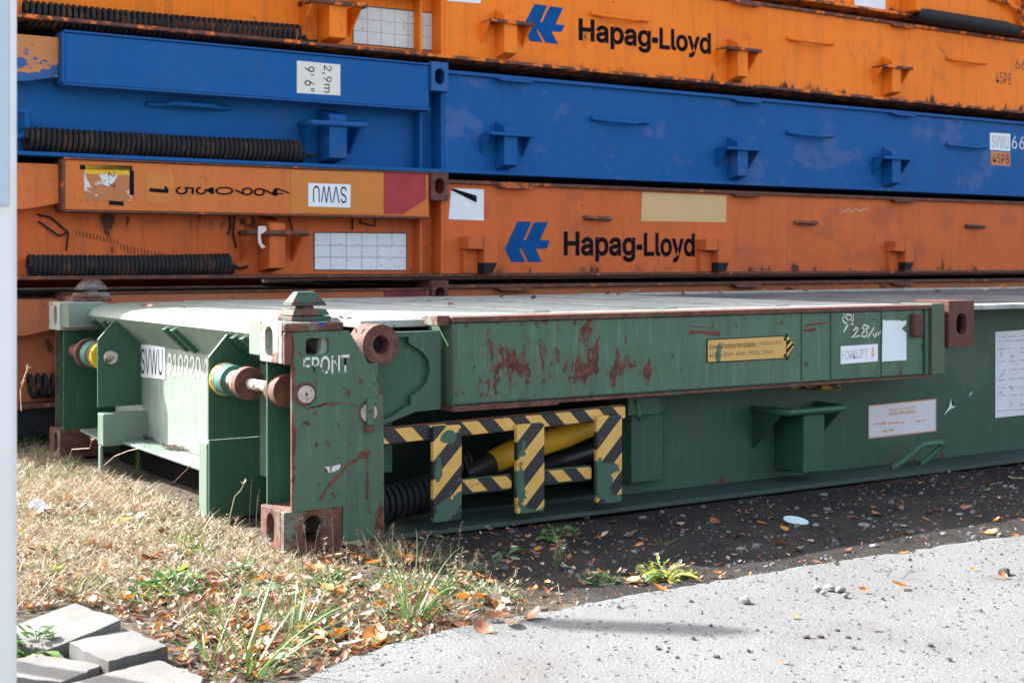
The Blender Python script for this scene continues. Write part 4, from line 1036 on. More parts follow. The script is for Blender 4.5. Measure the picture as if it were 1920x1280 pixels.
tag(mb.build('pavement', pavement(), None, smooth=60), kind='structure')

def topz(x, y): return (.010 if y < pave_edge(x) + ragged(x) else hgt(x, y) - .006)
def gp(px, py, z=0.0): p = onz(px, py, z); return p

# ------------------------------------------------------------------ paving slabs
CONC = None
def concrete(name, c, seed):
    m, t, b = nt(name); v = mapped(t, (seed, 0, 0))
    cc = ramp(t, noise_n(t, v, 24, 9, .7), [(.3, tuple(x * .7 for x in c)), (.5, c), (.75, tuple(x * 1.2 for x in c))])
    cc = mix(t, ramp(t, noise_n(t, v, 120, 4, .6), [(.62, g(0)), (.7, g(1))]), cc, (.07, .065, .06))
    cc = mix(t, ramp(t, noise_n(t, v, 3, 7, .7), [(.47, g(0)), (.66, g(1))]), cc, (.062, .056, .046))
    link(t, cc, b.inputs['Base Color']); b.inputs['Roughness'].default_value = .9
    bp = N(t, 'ShaderNodeBump'); bp.inputs['Strength'].default_value = .45; bp.inputs['Distance'].default_value = .004
    link(t, noise_n(t, v, 90, 7, .75), bp.inputs['Height']); link(t, bp.outputs[0], b.inputs['Normal'])
    return m
def slab(corners, zs, label, seed, th=.05):
    tops = [onz(a, b, z) for (a, b), z in zip(corners, zs)]
    mb = MB(); n = 7
    cen = sum(tops, Vector()) / 4
    # jagged outline along the edges
    ring = []
    for k in range(4):
        a, b = tops[k], tops[(k + 1) % 4]
        for q in range(n):
            u = q / n; p = a.lerp(b, u); d = (cen - p).normalized()
            if q: p = p + d * ((abs(noise.noise((p.x * 31, p.y * 31, seed))) * .014 + (.004 if random.random() < .2 else 0)))
            else: p = p + d * .007
            ring.append(p)
    base = [p + Vector((0, 0, -th)) - (cen - p).normalized() * .002 for p in ring]
    mb.hull8(base, ring)
    o = mb.build('paving_slab', concrete('slab_concrete_%s' % 'abcdefg'[seed], (.135, .133, .127), seed), None, .0025)
    return tag(o, label, 'paving slab', 'concrete paving slabs')
slab(((-40, 1196), (88, 1219), (232, 1160), (143, 1128)), (.010, .012, .050, .028), 'loose concrete paving slab with its outer end lifted, closest to the green flatrack', 0)
slab(((124, 1203), (203, 1240), (321, 1210), (243, 1176)), (.026, .030, .032, .026), 'loose concrete paving slab in the middle of the others, its thick front edges exposed', 1, .055)
slab(((-60, 1258), (118, 1279), (197, 1245), (74, 1222)), (.008, .010, .014, .010), 'sunken grey paving slab beside the white post, crossed by a shadow', 2)
slab(((110, 1283), (330, 1340), (388, 1267), (296, 1234)), (.012, .014, .016, .014), 'paving slab beside the long arching green grass blades', 3)

# ------------------------------------------------------------------ white post in the left foreground
bp_ = gp(60, 1197); 
def pole():
    # the post stands up-sun of its own shadow on the slabs, against the left border of the view
    p = onz(-62, 1430)
    rt = empty('metal_post', (p.x, p.y, 0), 'white square metal post standing close to the paving slabs', 'post')
    rt.rotation_euler = (0, 0, -YAW)
    PW = plain('white_post_paint', (.70, .72, .72), .45, .06, 3, bump=.05, wear=((.5, .5, .48), .7, 9))
    PB = plain('pale_blue_upper', (.42, .52, .60), .4, .06, 2)
    w = .13
    mb = MB(); mb.box(-w, 0, -.022, 0, -.02, 2.4); mb.build('post_tube', PW, rt, .004, seg=3)
    mb = MB(); mb.box(-w - .003, -.004, -.026, -.0225, .92, 2.39); mb.build('post_upper_face', PB, rt)  # upper part of the post face, pale blue
    return rt, p
prt, pp = pole()
PPX = 33.0
_d = ray(PPX, 489)
# put its right edge on the ray through the left border
dist = 2.05
prt.location = (CAM[0] + _d[0] * dist, CAM[1] + _d[1] * dist, -.01)

# ------------------------------------------------------------------ unseen mast and head, added to cast a shadow strip on the pavement
def shadow_caster():
    h = 3.2; off = Vector((SUN.x, SUN.y, 0)) * (h / -SUN.z)
    hd = Vector((.34, -1.17, 0)) - off
    d = Vector((-.73, .69, 0)).normalized(); base = hd + d * 3.9
    rt = empty('pavement_shadow_caster', (base.x, base.y, 0), 'unseen mast with a long arm and flat head, added to shade the pavement', 'street lamp', math.atan2(-d.y, -d.x))
    GM = plain('galvanised_steel', (.35, .36, .37), .5, .15, 10, .6)
    mb = MB(); mb.tube([(0, 0, 0), (0, 0, .8), (0, 0, 2.6), (.15, 0, 3.0), (.5, 0, 3.16), (3.75, 0, h)], [.07, .055, .04, .03, .02, .014], 12); mb.build('caster_mast', GM, rt, smooth=60)
    mb = MB(); mb.tube([(3.66, 0, h), (3.74, 0, h + .01), (4.05, 0, h + .01), (4.14, 0, h)], [.02, .045, .045, .02], 12); mb.build('caster_head', GM, rt, smooth=60)
shadow_caster()

# wire mesh fence running on from the post beyond the view: its rail and wires shade the slabs
def fence():
    a, b = onz(26, 1218, .045), onz(345, 1272, .045); k = 1.55; off = Vector((-SUN.x, -SUN.y, -SUN.z)) * (k / -SUN.z * .656)
    A, B = a + off, b + off; d = (B - A); d.z = 0; d.normalize(); A = A - d * 1.6
    zr = .05 + .656 * k; L = (B - A).length
    rt = empty('mesh_fence', (A.x, A.y, 0), 'galvanised wire mesh fence panel with a middle rail, beyond the white post', 'fence', math.atan2(d.y, d.x))
    GM = plain('fence_zinc', (.35, .36, .37), .5, .15, 10, .5)
    mb = MB(); mb.box(0, L, -.02, .02, zr - .05, zr + .03); mb.build('fence_rail', GM, rt, .004)
    mb = MB()
    for i in range(int(L / .05)): mb.tube([(i * .05, .024, .06), (i * .05, .024, 1.9)], .0026, 5)
    for i in range(10): mb.tube([(0, .0305, .1 + i * .2), (L, .0305, .1 + i * .2)], .003, 5)
    mb.build1('wire_mesh', GM, rt)
    mb = MB(); mb.box(-.05, -.001, -.025, .025, 0, 1.95); mb.build('fence_post', GM, rt, .004)
fence()

# ------------------------------------------------------------------ vegetation
def strip(mb, base, d, L, w, bend, seg=4, twist=0.0, droop=0.0):
    """one curved tapering blade"""
    d = Vector(d).normalized(); side = d.cross(Vector((0, 0, 1)))
    side = side.normalized() if side.length > .05 else Vector((1, 0, 0))
    if twist:
        side = Matrix.Rotation(twist, 3, d) @ side
    p = Vector(base); prev = None
    for k in range(seg + 1):
        u = k / seg; ww = w * (1 - u ** 1.7) * .5 + .0002
        a = mb.vert(p + side * ww); b = mb.vert(p - side * ww)
        if prev: mb.face((prev[0], prev[1], b, a))
        prev = (a, b)
        d = (d + Vector(bend) * (1 / seg) + Vector((0, 0, -droop * u / seg))).normalized(); p = p + d * (L / seg)
def leafmat(name, c1, c2, trans=.25, rough=.5):
    m, t, b = nt(name)
    oi = N(t, 'ShaderNodeObjectInfo'); ge = N(t, 'ShaderNodeNewGeometry')
    c = mix(t, ge.outputs['Random Per Island'], c1, c2)
    v = mapped(t); c = mix(t, ramp(t, noise_n(t, v, 60, 5, .6), [(.45, g(0)), (.75, g(1))]), c, mix(t, .5, c, tuple(min(1, x * 1.6) for x in c2)))
    link(t, c, b.inputs['Base Color']); b.inputs['Roughness'].default_value = rough
    tr = N(t, 'ShaderNodeBsdfTranslucent'); link(t, c, tr.inputs[0])
    ms = N(t, 'ShaderNodeMixShader'); ms.inputs[0].default_value = trans
    out = [n for n in t.nodes if n.type == 'OUTPUT_MATERIAL'][0]
    link(t, b.outputs[0], ms.inputs[1]); link(t, tr.outputs[0], ms.inputs[2]); link(t, ms.outputs[0], out.inputs[0])
    return m
DRY = leafmat('dry_grass_straw', (.24, .185, .11), (.56, .48, .35), .3)
DRY2 = leafmat('dry_grass_brown', (.13, .075, .035), (.28, .18, .09), .3)
GRN = leafmat('grass_green', (.045, .105, .018), (.12, .20, .05), .35, .4)
GRN2 = leafmat('weed_green', (.05, .13, .03), (.12, .22, .06), .3)
PALEG = leafmat('pale_weed_green', (.09, .14, .065), (.19, .26, .13), .3)
YELG = leafmat('yellow_green_leaf', (.25, .29, .04), (.42, .40, .07), .35)
LF = [leafmat('orange_leaf', (.34, .11, .02), (.50, .20, .035), .25), leafmat('brown_leaf', (.15, .055, .025), (.27, .10, .04), .15), leafmat('pale_leaf', (.32, .22, .15), (.46, .36, .27), .2), leafmat('dark_red_leaf', (.11, .03, .02), (.19, .055, .03), .1)]

in_slab = lambda x, y: (x < -.52 and -1.2 < y < -.22 and x + .5 * y < -.75)
def near_structure(x, y):
    return (x > -.02 and y > -.02 and not (0 <= x < .2 and .16 < y < 2.2)) 
# dry ground cover: short straw, mixed greens between it
mb = MB(); n = 0
while n < 60000:
    x, y = random.uniform(-1.25, .42), random.uniform(-1.05, 2.7)
    if y < pave_edge(x) + .02 or in_slab(x, y): continue
    if x > .02 and y > -.01: continue
    dens = min(1, max(0, (.40 - x) * 3.2)) * (1 if y > -.75 else .55)
    dens *= .12 + 1.5 * max(0, noise.noise((x * 5, y * 5, 9)) * .8 + noise.noise((x * 17, y * 17, 4)) * .5 + .38)
    if y < -.3: dens *= .36 if noise.noise((x * 6, y * 6, 31)) > -.1 else .12
    if random.random() > dens: continue
    far = max(1, (y + 2.5) / 2.5)
    h = random.uniform(.015, .06) * (1 + .5 * max(0, noise.noise((x * 3, y * 3, 2))))
    if y > .2: h *= 1.25
    gk = noise.noise((x * 3.2, y * 3.2, 21)) + (.25 if y < -.3 else -.05)
    mb.m = random.choices((0, 1, 2), (6, 2.0, 4.5 if gk > .16 else .7))[0]
    a = random.uniform(0, 6.28); tilt = random.uniform(.1, 1.3)
    strip(mb, (x, y, hgt(x, y) - .008), (math.cos(a) * tilt, math.sin(a) * tilt, 1), h, random.uniform(.0009, .0026), (math.cos(a) * .7, math.sin(a) * .7, -random.uniform(.0, .6)), 3, random.uniform(0, 3))
    n += 1
tag(mb.build('dry_grass', [DRY, DRY2, GRN], None), 'short straw coloured dry grass covering the ground before the end of the green flatrack', 'dry grass', kind='stuff')
# seed heads: wiry stalks with small panicles
mb = MB()
def panicle(x, y, h, lean):
    z = hgt(x, y) - .008; a = random.uniform(0, 6.28)
    pts = [Vector((x, y, z)) + Vector((math.cos(a) * lean * u * u, math.sin(a) * lean * u * u, h * u)) for u in (0, .3, .6, .8, 1)]
    mb.m = 0; mb.tube(pts, [.0011, .001, .0008, .0007, .0005], 4, False)
    for k in range(16):
        u = random.uniform(.45, 1); i = min(3, int(u * 4)); p = pts[3].lerp(pts[4], random.random()) if u > .8 else pts[2].lerp(pts[3], random.random())
        b = random.uniform(0, 6.28)
        strip(mb, p, (math.cos(b), math.sin(b), random.uniform(.2, 1)), random.uniform(.006, .014), .0020, (0, 0, -.3), 2)
for k in range(900):
    x, y = random.uniform(-1.1, .35), random.uniform(-.75, 1.9)
    if (x > .0 and y > -.03) or in_slab(x, y) or y < pave_edge(x) + .05: continue
    panicle(x, y, random.uniform(.03, .075), random.uniform(.0, .03))
for px, py, h in ((545, 1035, .11), (560, 1040, .10), (575, 1045, .12), (590, 1040, .09), (625, 1045, .12), (520, 1030, .10), (480, 985, .12), (468, 975, .14), (690, 1050, .09), (735, 1040, .10), (755, 1075, .1), (610, 1060, .08), (650, 1075, .09), (500, 1010, .11), (860, 1030, .08), (1050, 1050, .09), (1060, 1055, .08)):
    p = gp(px, py); panicle(p.x, p.y, h, .02)
tag(mb.build('seed_stalks', [DRY], None), 'thin pale seed stalks of dry grass standing among the straw', 'dry grass', kind='stuff')
# small brown litter between the grass
def bit(mb, x, y, z, s):
    a = random.uniform(0, 6.28); el = random.uniform(-.5, .9)
    d = Vector((math.cos(a), math.sin(a), el * .6)).normalized(); sd = Vector((-math.sin(a), math.cos(a), random.uniform(-.5, .5))).normalized()
    L, w = s, s * random.uniform(.35, .7)
    P = [Vector((x, y, z)) + d * L * u + sd * w * v_ + Vector((0, 0, c)) for u, v_, c in ((-.5, 0, 0), (-.15, .5, .15 * s), (.25, .42, .1 * s), (.5, 0, .2 * s), (.2, -.45, .15 * s), (-.2, -.42, .05 * s))]
    i = [mb.vert(p) for p in P]; c = mb.vert(Vector((x, y, z - .05 * s)))
    for k in range(6): mb.face((i[k], i[(k + 1) % 6], c))
mb = MB()
for k in range(3400):
    x, y = random.uniform(-1.2, .9), random.uniform(-1.0, 1.8)
    if y < pave_edge(x) + .0 or in_slab(x, y) or (x > .0 and y > -.03): continue
    if x > .4 and random.random() < .6: continue
    mb.m = random.choices((0, 1, 2, 3), (2.2, 3, 2.5, 2.4))[0]
    bit(mb, x, y, hgt(x, y) + random.uniform(.002, .024), random.uniform(.008, .028))
for k in range(1500):
    x, y = random.uniform(-.78, .05), random.uniform(-1.08, -.18)
    if y < pave_edge(x) or (in_slab(x, y) and x < -.60 and y > -.9): continue
    mb.m = random.choices((0, 1, 2, 3), (2.4, 3, 2, 2.4))[0]
    bit(mb, x, y, hgt(x, y) + .003, random.uniform(.010, .034))
for k in range(850):
    x, y = random.uniform(.3, 3.4), random.uniform(-1.0, .0)
    if y < pave_edge(x) or noise.noise((x * 4, y * 5, 8)) < random.uniform(-.4, .12): continue
    mb.m = random.choices((0, 1, 2, 3), (.35, 2, 2.2, 2))[0]
    bit(mb, x, y, hgt(x, y) + .001, random.uniform(.006, .018))
tag(mb.build('leaf_litter', LF, None), 'small crumbled brown leaf litter scattered in the grass and on the dark strip', 'leaf litter', kind='stuff')
# gravel crumbs
def crumb(mb, x, y, z, s):
    a = random.uniform(0, 6.28); sx, sy, sz = s * random.uniform(.6, 1.2), s * random.uniform(.5, 1), s * random.uniform(.3, .7)
    ca, sa = math.cos(a), math.sin(a)
    ring = [(math.cos(k * 1.2566) * random.uniform(.7, 1.1), math.sin(k * 1.2566) * random.uniform(.7, 1.1)) for k in range(5)]
    def tr(u, v_, w): return (x + (u * sx * ca - v_ * sy * sa), y + (u * sx * sa + v_ * sy * ca), z + w * sz)
    lo = [mb.vert(tr(u, v_, -.2)) for u, v_ in ring]; hi = [mb.vert(tr(u * .6 + random.uniform(-.1, .1), v_ * .6, 1 + random.uniform(-.3, .2))) for u, v_ in ring]
    for k in range(5):
        j = (k + 1) % 5; mb.face((lo[k], lo[j], hi[j], hi[k]))
    mb.face(hi)
GRAV = [plain('dark_chip', (.045, .043, .043), .9, .4, 30), plain('grey_chip', (.10, .10, .102), .9, .3, 30), plain('pale_chip', (.15, .152, .16), .85, .3, 30)]
mb = MB()
for k in range(3800):
    x, y = random.uniform(-.3, 3.6), random.uniform(-2.6, .0)
    on = y < pave_edge(x)
    mb.m = random.choices((0, 1, 2), (6, 2.5, .8) if on else (2, 2.4, 1.2))[0]
    s = random.uniform(.0015, .0055) * (1.5 if random.random() < .07 else 1)
    if on and random.random() < .35: continue
    crumb(mb, x, y, topz(x, y) + (.001 if on else 0), s)
for k in range(600):
    x, y = random.uniform(-1.2, .3), random.uniform(-1.0, 1.6)
    if y < pave_edge(x): continue
    mb.m = random.choices((0, 1, 2), (1, 2, 2))[0]; crumb(mb, x, y, hgt(x, y) - .004, random.uniform(.003, .009))
tag(mb.build('gravel', GRAV, None), 'fine dark and pale grit scattered over the pavement and dark strip', 'gravel', kind='stuff')

mb = MB()
for k in range(700):
    x, y = random.uniform(.35, 3.6), random.uniform(-.92, -.01)
    if y < pave_edge(x) + .03 or noise.noise((x * 3, y * 4, 18)) < random.uniform(-.4, .1): continue
    mb.m = random.choices((0, 1, 2), (2, 3, 1))[0]
    crumb(mb, x, y, hgt(x, y) - .007, random.uniform(.004, .011) * random.choice((1, 1, 1.6)))
for k in range(700):
    x = random.uniform(-.4, 3.4); y = pave_edge(x) + random.gauss(.03, .07)
    mb.m = random.choices((0, 1, 2), (3, 3, .7))[0]; crumb(mb, x, y, topz(x, y) - .002, random.uniform(.0012, .0055))
tag(mb.build('rubble', [plain('dark_flake', (.04, .04, .045), .9, .4, 30), plain('grey_flake', (.13, .13, .14), .9, .4, 30), plain('pale_flake', (.15, .155, .17), .9, .3, 30)], None), 'broken flakes of old paving along the pavement edge and dark strip', 'rubble', kind='stuff')

# --- green tufts
def tuft(px, py, n, L, label, mats, spread=.9, w=.0045, droop=.6, lean=(.45, .05), group=None, rad=.03, twist=1.2):
    p = gp(px, py); z0 = topz(p.x, p.y) - .003
    mb = MB()
    for k in range(n):
        a = random.uniform(0, 6.28); r = random.uniform(0, rad); tl = random.uniform(.1, spread)
        mb.m = random.choices(range(len(mats)), [3, 1, 1][:len(mats)])[0]
        strip(mb, (math.cos(a) * r, math.sin(a) * r, 0), (math.cos(a) * tl + lean[0], math.sin(a) * tl + lean[1], 1), L * random.uniform(.45, 1.15), w * .68 * random.uniform(.6, 1.2), (math.cos(a) * .8, math.sin(a) * .8, 0), 9, random.uniform(-twist, twist), droop * random.uniform(.5, 2.2))
    o = mb.build('grass_tuft', mats, None); o.location = (p.x, p.y, z0)
    return tag(o, label, 'grass tuft', group)
tuft(770, 1165, 62, .25, 'tall green grass tuft at the pavement edge, throwing thin shadows onto the pavement', [GRN, PALEG], .9, .0045, .9)
tuft(560, 1185, 55, .22, 'bright green grass tuft between the broad weeds and the pavement corner', [GRN, PALEG], 1.0, .005, .9, (.5, .1), rad=.07)
tuft(470, 1262, 34, .30, 'long arching grass blades hanging over the pavement beside the paving slabs', [GRN, PALEG], 1.2, .007, 1.1, (.6, .1), rad=.11)
tuft(400, 1235, 30, .18, 'low grass tuft growing against the middle paving slab', [GRN, DRY], 1.1, .004, .8, rad=.05)
tuft(430, 1160, 30, .13, 'thin grass tuft beside the patch of round leaved weeds', [GRN, DRY], 1.0, .0035, .7, rad=.05)
tuft(620, 1110, 26, .10, 'short grass tuft among orange leaves below the rusty corner casting', [GRN, DRY], .9, .003, .7, rad=.05)
tuft(905, 1120, 30, .09, 'sparse pale grass tuft next to the tall tuft at the pavement edge', [PALEG, DRY], 1.1, .003, .8, rad=.05)
tuft(700, 1020, 40, .11, 'shaded wispy grass tuft at the foot of the green corner plate', [DRY2, GRN2], .8, .0022, .5, rad=.07)
tuft(1240, 895 + 120, 14, .05, 'small shaded grass tuft on the dark strip below the striped guard', [GRN2, DRY2], .9, .002, .5)
tuft(150, 1150 - 30, 12, .12, 'few upright grass blades behind the lifted paving slab', [GRN, DRY], .5, .0025, .4)
tuft(60, 830, 40, .13, 'leafy green clump by the far bottom corner of the green flatrack', [PALEG, GRN], .8, .006, .6, rad=.06)

# --- broad leaved weeds
def rosette(px, py, n, L, label, mats, up=.5, wr=.3, jag=.0, z=None, kind='weed'):
    p = gp(px, py); z0 = topz(p.x, p.y) - .002
    mb = MB()
    for k in range(n):
        a = 2.4 * k + random.uniform(-.3, .3); l = L * 1.35 * random.uniform(.55, 1.1); w = l * wr * random.uniform(.8, 1.2); e = random.uniform(.15, up * 2)
        d = Vector((math.cos(a), math.sin(a), e)).normalized(); side = Vector((-math.sin(a), math.cos(a), random.uniform(-.35, .35))).normalized()
        mb.m = random.choices(range(len(mats)), [3, 1, 1][:len(mats)])[0]
        q = Vector((0, 0, 0)); seg = 7; prev = None; nn = d.cross(side)
        for s in range(seg + 1):
            u = s / seg
            ww = w * (.10 if u < .25 else math.sin(min(1, (u - .25) / .75 * .93 + .07) * math.pi) ** .8) * .5
            if jag: ww *= 1 - jag * (s % 2)
            l_ = mb.vert(q + side * ww - nn * -.22 * ww); m_ = mb.vert(q); r_ = mb.vert(q - side * ww - nn * -.22 * ww)
            if prev: mb.face((prev[0], prev[1], m_, l_)); mb.face((prev[1], prev[2], r_, m_))
            prev = (l_, m_, r_)
            d = (d + Vector((0, 0, -.11 - .15 * random.random()))).normalized(); q = q + d * (l / seg)
    o = mb.build('broadleaf_weed', mats, None); o.location = (p.x, p.y, z0)
    return tag(o, label, 'weed')
rosette(262, 1118, 26, .06, 'low pale weed behind the lifted slab', [PALEG, GRN2], .5, .5, .2)
rosette(338, 1010, 12, .085, 'yellow green dandelion in the straw beside the rusty corner casting', [YELG, GRN2], .6, .26, .45)
rosette(210, 985, 7, .06, 'small pale yellow weed in the straw near the crumpled paper', [YELG, DRY], .6, .3, .2)
rosette(475, 1105, 30, .075, 'grey green weed with round leaves beside the bright green tuft', [PALEG, GRN2], .5, .5, .1)
rosette(800, 1000, 8, .05, 'shaded dark green weed in front of the first guard upright', [GRN2], .5, .42, .1)
rosette(950, 1040, 6, .06, 'shaded weed with long pale leaves standing in the shadow of the flatrack', [PALEG, GRN2], .8, .35, .15)
rosette(1030, 1010, 10, .045, 'shaded bushy weed below the middle guard upright', [GRN2], .7, .4, .2)
rosette(1255, 1080, 26, .07, 'sprawling yellow green dandelion at the edge of pavement and shadow', [YELG, PALEG, GRN2], .6, .22, .45)
rosette(1120, 1090, 14, .06, 'flat pale weed beside the sprawling dandelion', [PALEG, GRN2], .3, .4, .4)
rosette(60, 1225, 20, .085, 'green weed growing between the slabs beside the white post', [GRN2, GRN], .6, .33, .35)
rosette(1905, 895, 8, .05, 'small shaded weed under the bottom flange below the instruction sticker', [GRN2, YELG], .4, .3, .2)
def bush(px, py, rad, h, n, ls, label, mats, round_=.7):
    p = gp(px, py); mb = MB()
    for k in range(n):
        a = random.uniform(0, 6.28); r = rad * math.sqrt(random.random()); z = h * (1 - (r / rad) ** 2) * random.uniform(.25, 1) + .004
        c = Vector((math.cos(a) * r, math.sin(a) * r, z)); el = random.uniform(-.2, .9); b = a + random.uniform(-1, 1)
        d = Vector((math.cos(b), math.sin(b), el)).normalized(); sd = d.cross(Vector((random.uniform(-.4, .4), random.uniform(-.4, .4), 1))).normalized(); up = sd.cross(d)
        L = ls * random.uniform(.5, 1.2); w = L * round_ * random.uniform(.7, 1.1) * .5
        mb.m = random.choices(range(len(mats)), [4, 2, 1][:len(mats)])[0]
        mid = [mb.vert(c + d * L * u - up * L * .10 * math.sin(u * 3.1)) for u in (0, .3, .65, 1)]
        lo = [mb.vert(c + d * L * u + sd * w * q + up * w * .25) for u, q in ((.22, .85), (.55, 1), (.84, .55))]
        hi = [mb.vert(c + d * L * u - sd * w * q + up * w * .25) for u, q in ((.22, .85), (.55, 1), (.84, .55))]
        for e in (lo, hi):
            mb.face((mid[0], mid[1], e[0])); mb.face((mid[1], mid[2], e[1], e[0])); mb.face((mid[2], mid[3], e[2], e[1]))
        if k % 2 == 0: mb.tube([(0, 0, 0), c * .6, c], .0008, 3, False)
    o = mb.build('leafy_weed', mats, None); o.location = (p.x, p.y, topz(p.x, p.y) - .004)
    return tag(o, label, 'weed')
bush(325, 1105, .10, .07, 170, .028, 'large mound of round leaved weed behind the middle paving slab', [GRN2, PALEG, YELG])
bush(455, 1085, .05, .05, 60, .024, 'small leafy weed behind the mound of round leaved weed', [PALEG, GRN2])
bush(625, 1095, .07, .045, 90, .024, 'flat leafy weed behind the bright green tuft', [GRN2, PALEG])
bush(860, 1100, .07, .035, 110, .020, 'pale small leaved weed mat beside the tall tuft', [PALEG, GRN2, DRY])
bush(930, 1120, .05, .025, 60, .018, 'sparse pale weed mat at the crumbling pavement edge', [PALEG, DRY])
bush(1240, 1075, .08, .05, 90, .022, 'wilted tangle of yellow leaves around the sprawling dandelion', [YELG, PALEG, DRY], .5)
bush(1120, 1085, .05, .02, 50, .018, 'flat weed patch at the shadow line beside the sprawling dandelion', [PALEG, GRN2])
bush(55, 825, .12, .10, 120, .03, 'pale leafy shrub beside the far bottom casting', [PALEG, GRN, YELG], .5)
bush(1050, 1000, .05, .035, 40, .02, 'dark leafy weed in the shade below the middle guard upright', [GRN2])
bush(740, 1085, .05, .03, 50, .02, 'small grey green weed behind the tall tuft', [PALEG, GRN2])
bush(70, 1215, .05, .06, 60, .03, 'leafy weed between the slabs at the white post', [GRN2, PALEG], .45)
k = 0
while k < 26:
    px, py = random.uniform(45, 900), random.uniform(985, 1200); p = gp(px, py)
    if in_slab(p.x, p.y) or p.y < pave_edge(p.x) + .03 or (p.x > -.05 and p.y > -.05): continue
    o = bush(px, py, random.uniform(.02, .05), random.uniform(.02, .045), random.randint(14, 40), random.uniform(.012, .024), 'small leafy green weed scattered in the straw and leaf litter', random.choice(([GRN2, PALEG], [PALEG, YELG], [PALEG, DRY], [GRN, GRN2])), random.uniform(.3, .7))
    o['group'] = 'small leafy weeds in the straw'; k += 1
for k in range(12):
    px, py = random.uniform(330, 860), random.uniform(1080, 1240); p = gp(px, py)
    if in_slab(p.x, p.y) or p.y < pave_edge(p.x) + .02: continue
    tuft(px, py, random.randint(8, 18), random.uniform(.07, .15), 'thin green grass tuft among the fallen leaves by the pavement corner', [GRN, PALEG, DRY], 1.0, .004, .9, rad=.03, group='thin tufts among the leaves')
# upright herb in front of the end panel, and a leafy stem in shadow
def herb(px, py, h, label, mats, nl=40, ll=.03, sprigs=1):
    p = gp(px, py); mb = MB()
    for s in range(sprigs):
        a0 = random.uniform(0, 6.28); ln = 0 if sprigs == 1 else random.uniform(.1, .4)
        top = Vector((math.cos(a0) * ln * h, math.sin(a0) * ln * h, h * random.uniform(.7, 1)))
        mb.m = 0; mb.tube([(0, 0, 0), top * .5, top], [.0018, .0014, .0008], 5)
        for k in range(nl):
            u = .15 + .85 * k / nl; a = 2.4 * k
            strip(mb, top * u, (math.cos(a), math.sin(a), .7), ll * (1.15 - .6 * u), ll * .16, (0, 0, .5), 3)
    o = mb.build('upright_herb', mats, None); o.location = (p.x, p.y, topz(p.x, p.y) - .003)
    return tag(o, label, 'herb')
herb(258, 893, .125, 'bright upright herb with needle leaves in front of the dark gap below the end panel', [GRN, PALEG])
herb(1045, 1062, .08, 'grey green feathery herb in the shadow edge below the guard', [PALEG, GRN2], 26, .02, 5)
herb(930, 1065, .05, 'tiny feathery herb next to the grey green feathery one', [PALEG, DRY], 20, .015, 4)
# bent dry stems in front of the end of the flatrack
def stem(pts, label, r=.0016, mat=DRY, tip=True):
    P = [onx(a, b, x) for a, b, x in pts]; o0 = P[0].copy()
    mb = MB(); mb.tube([p - o0 for p in P], r, 5)
    if tip:
        e = P[-1] - o0
        for k in range(7): strip(mb, e, (random.uniform(-1, 1), random.uniform(-1, 1), random.uniform(0, 1)), .016, .005, (0, 0, 0), 2)
    o = mb.build('dry_stem', [mat], None); o.location = o0; return tag(o, label, 'dry stem')
stem([(195, 872, -.02), (215, 855, -.03), (240, 845, -.04), (270, 838, -.05)], 'arching dry stem with a pale tip before the dark gap under the end panel')
stem([(128, 860, -.05), (135, 842, -.05), (168, 840, -.05), (172, 825, -.05)], 'kinked yellow dry stem beside the far bottom casting')
stem([(325, 905, -.06), (345, 885, -.06), (362, 868, -.05)], 'thin reddish stem leaning on the ledge of the end panel', .0012, LF[3], False)
stem([(40, 770, -.3), (38, 730, -.3), (46, 712, -.3), (40, 720, -.32), (52, 690, -.3)], 'tall dry stem with a fluffy tip close beside the white post', .002)
stem([(427, 985, -.07), (440, 930, -.06), (452, 918, -.05), (458, 905, -.05)], 'forked dry grass stem before the near end gusset')

# ------------------------------------------------------------------ fallen leaves (each its own object, shared meshes)
def leaf_mesh(k, mat):
    mb = MB(); L, w = 1.0, random.uniform(.4, .62); n = 7; prev = None; curl = random.uniform(.5, 1.6); fold = random.uniform(.2, .9); tw = random.uniform(-.5, .5)
    p = Vector((-.5, 0, .06)); ang = -.35 * curl
    for s in range(n + 1):
        u = s / n; ww = w * (math.sin(math.pi * (u * .94 + .03)) ** .8) * .5 * (1 + .12 * ((s * 7 + k) % 3 - 1))
        up_ = Vector((0, -math.sin(tw * u), math.cos(tw * u))); sd = Vector((0, math.cos(tw * u), math.sin(tw * u)))
        a = mb.vert(p + sd * ww + up_ * ww * fold); m_ = mb.vert(p); b = mb.vert(p - sd * ww + up_ * ww * fold * random.uniform(.5, 1))
        if prev: mb.face((prev[0], prev[1], m_, a)); mb.face((prev[1], prev[2], b, m_))
        prev = (a, m_, b); p = p + Vector((math.cos(ang), 0, math.sin(ang))) * (L / n); ang += curl / n * 1.1
    tail = Vector((-.5, 0, .06)); mb.tube([tail, tail + Vector((-.22, .05, .05))], .018, 4)
    o = mb.build('fallen_leaf', mat, None, smooth=80); me = o.data; bpy.data.objects.remove(o); return me
LM = [[leaf_mesh(k, m) for k in range(4)] for m in LF]
def leaf(p, s, kind, label, group, z=None, yaw=None):
    o = bpy.data.objects.new('fallen_leaf', random.choice(LM[kind])); col.objects.link(o)
    zz = topz(p.x, p.y) + .003 if z is None else z
    o.location = (p.x, p.y, zz + s * .05); o.scale = (s, s, s)
    o.rotation_euler = (random.uniform(-.5, .5), random.uniform(-.3, .3), random.uniform(0, 6.28) if yaw is None else yaw)
    return tag(o, label, 'leaf', group)
LP = 'dry orange brown leaf lying alone on the pale pavement'; GPv = 'leaves on the pale pavement'
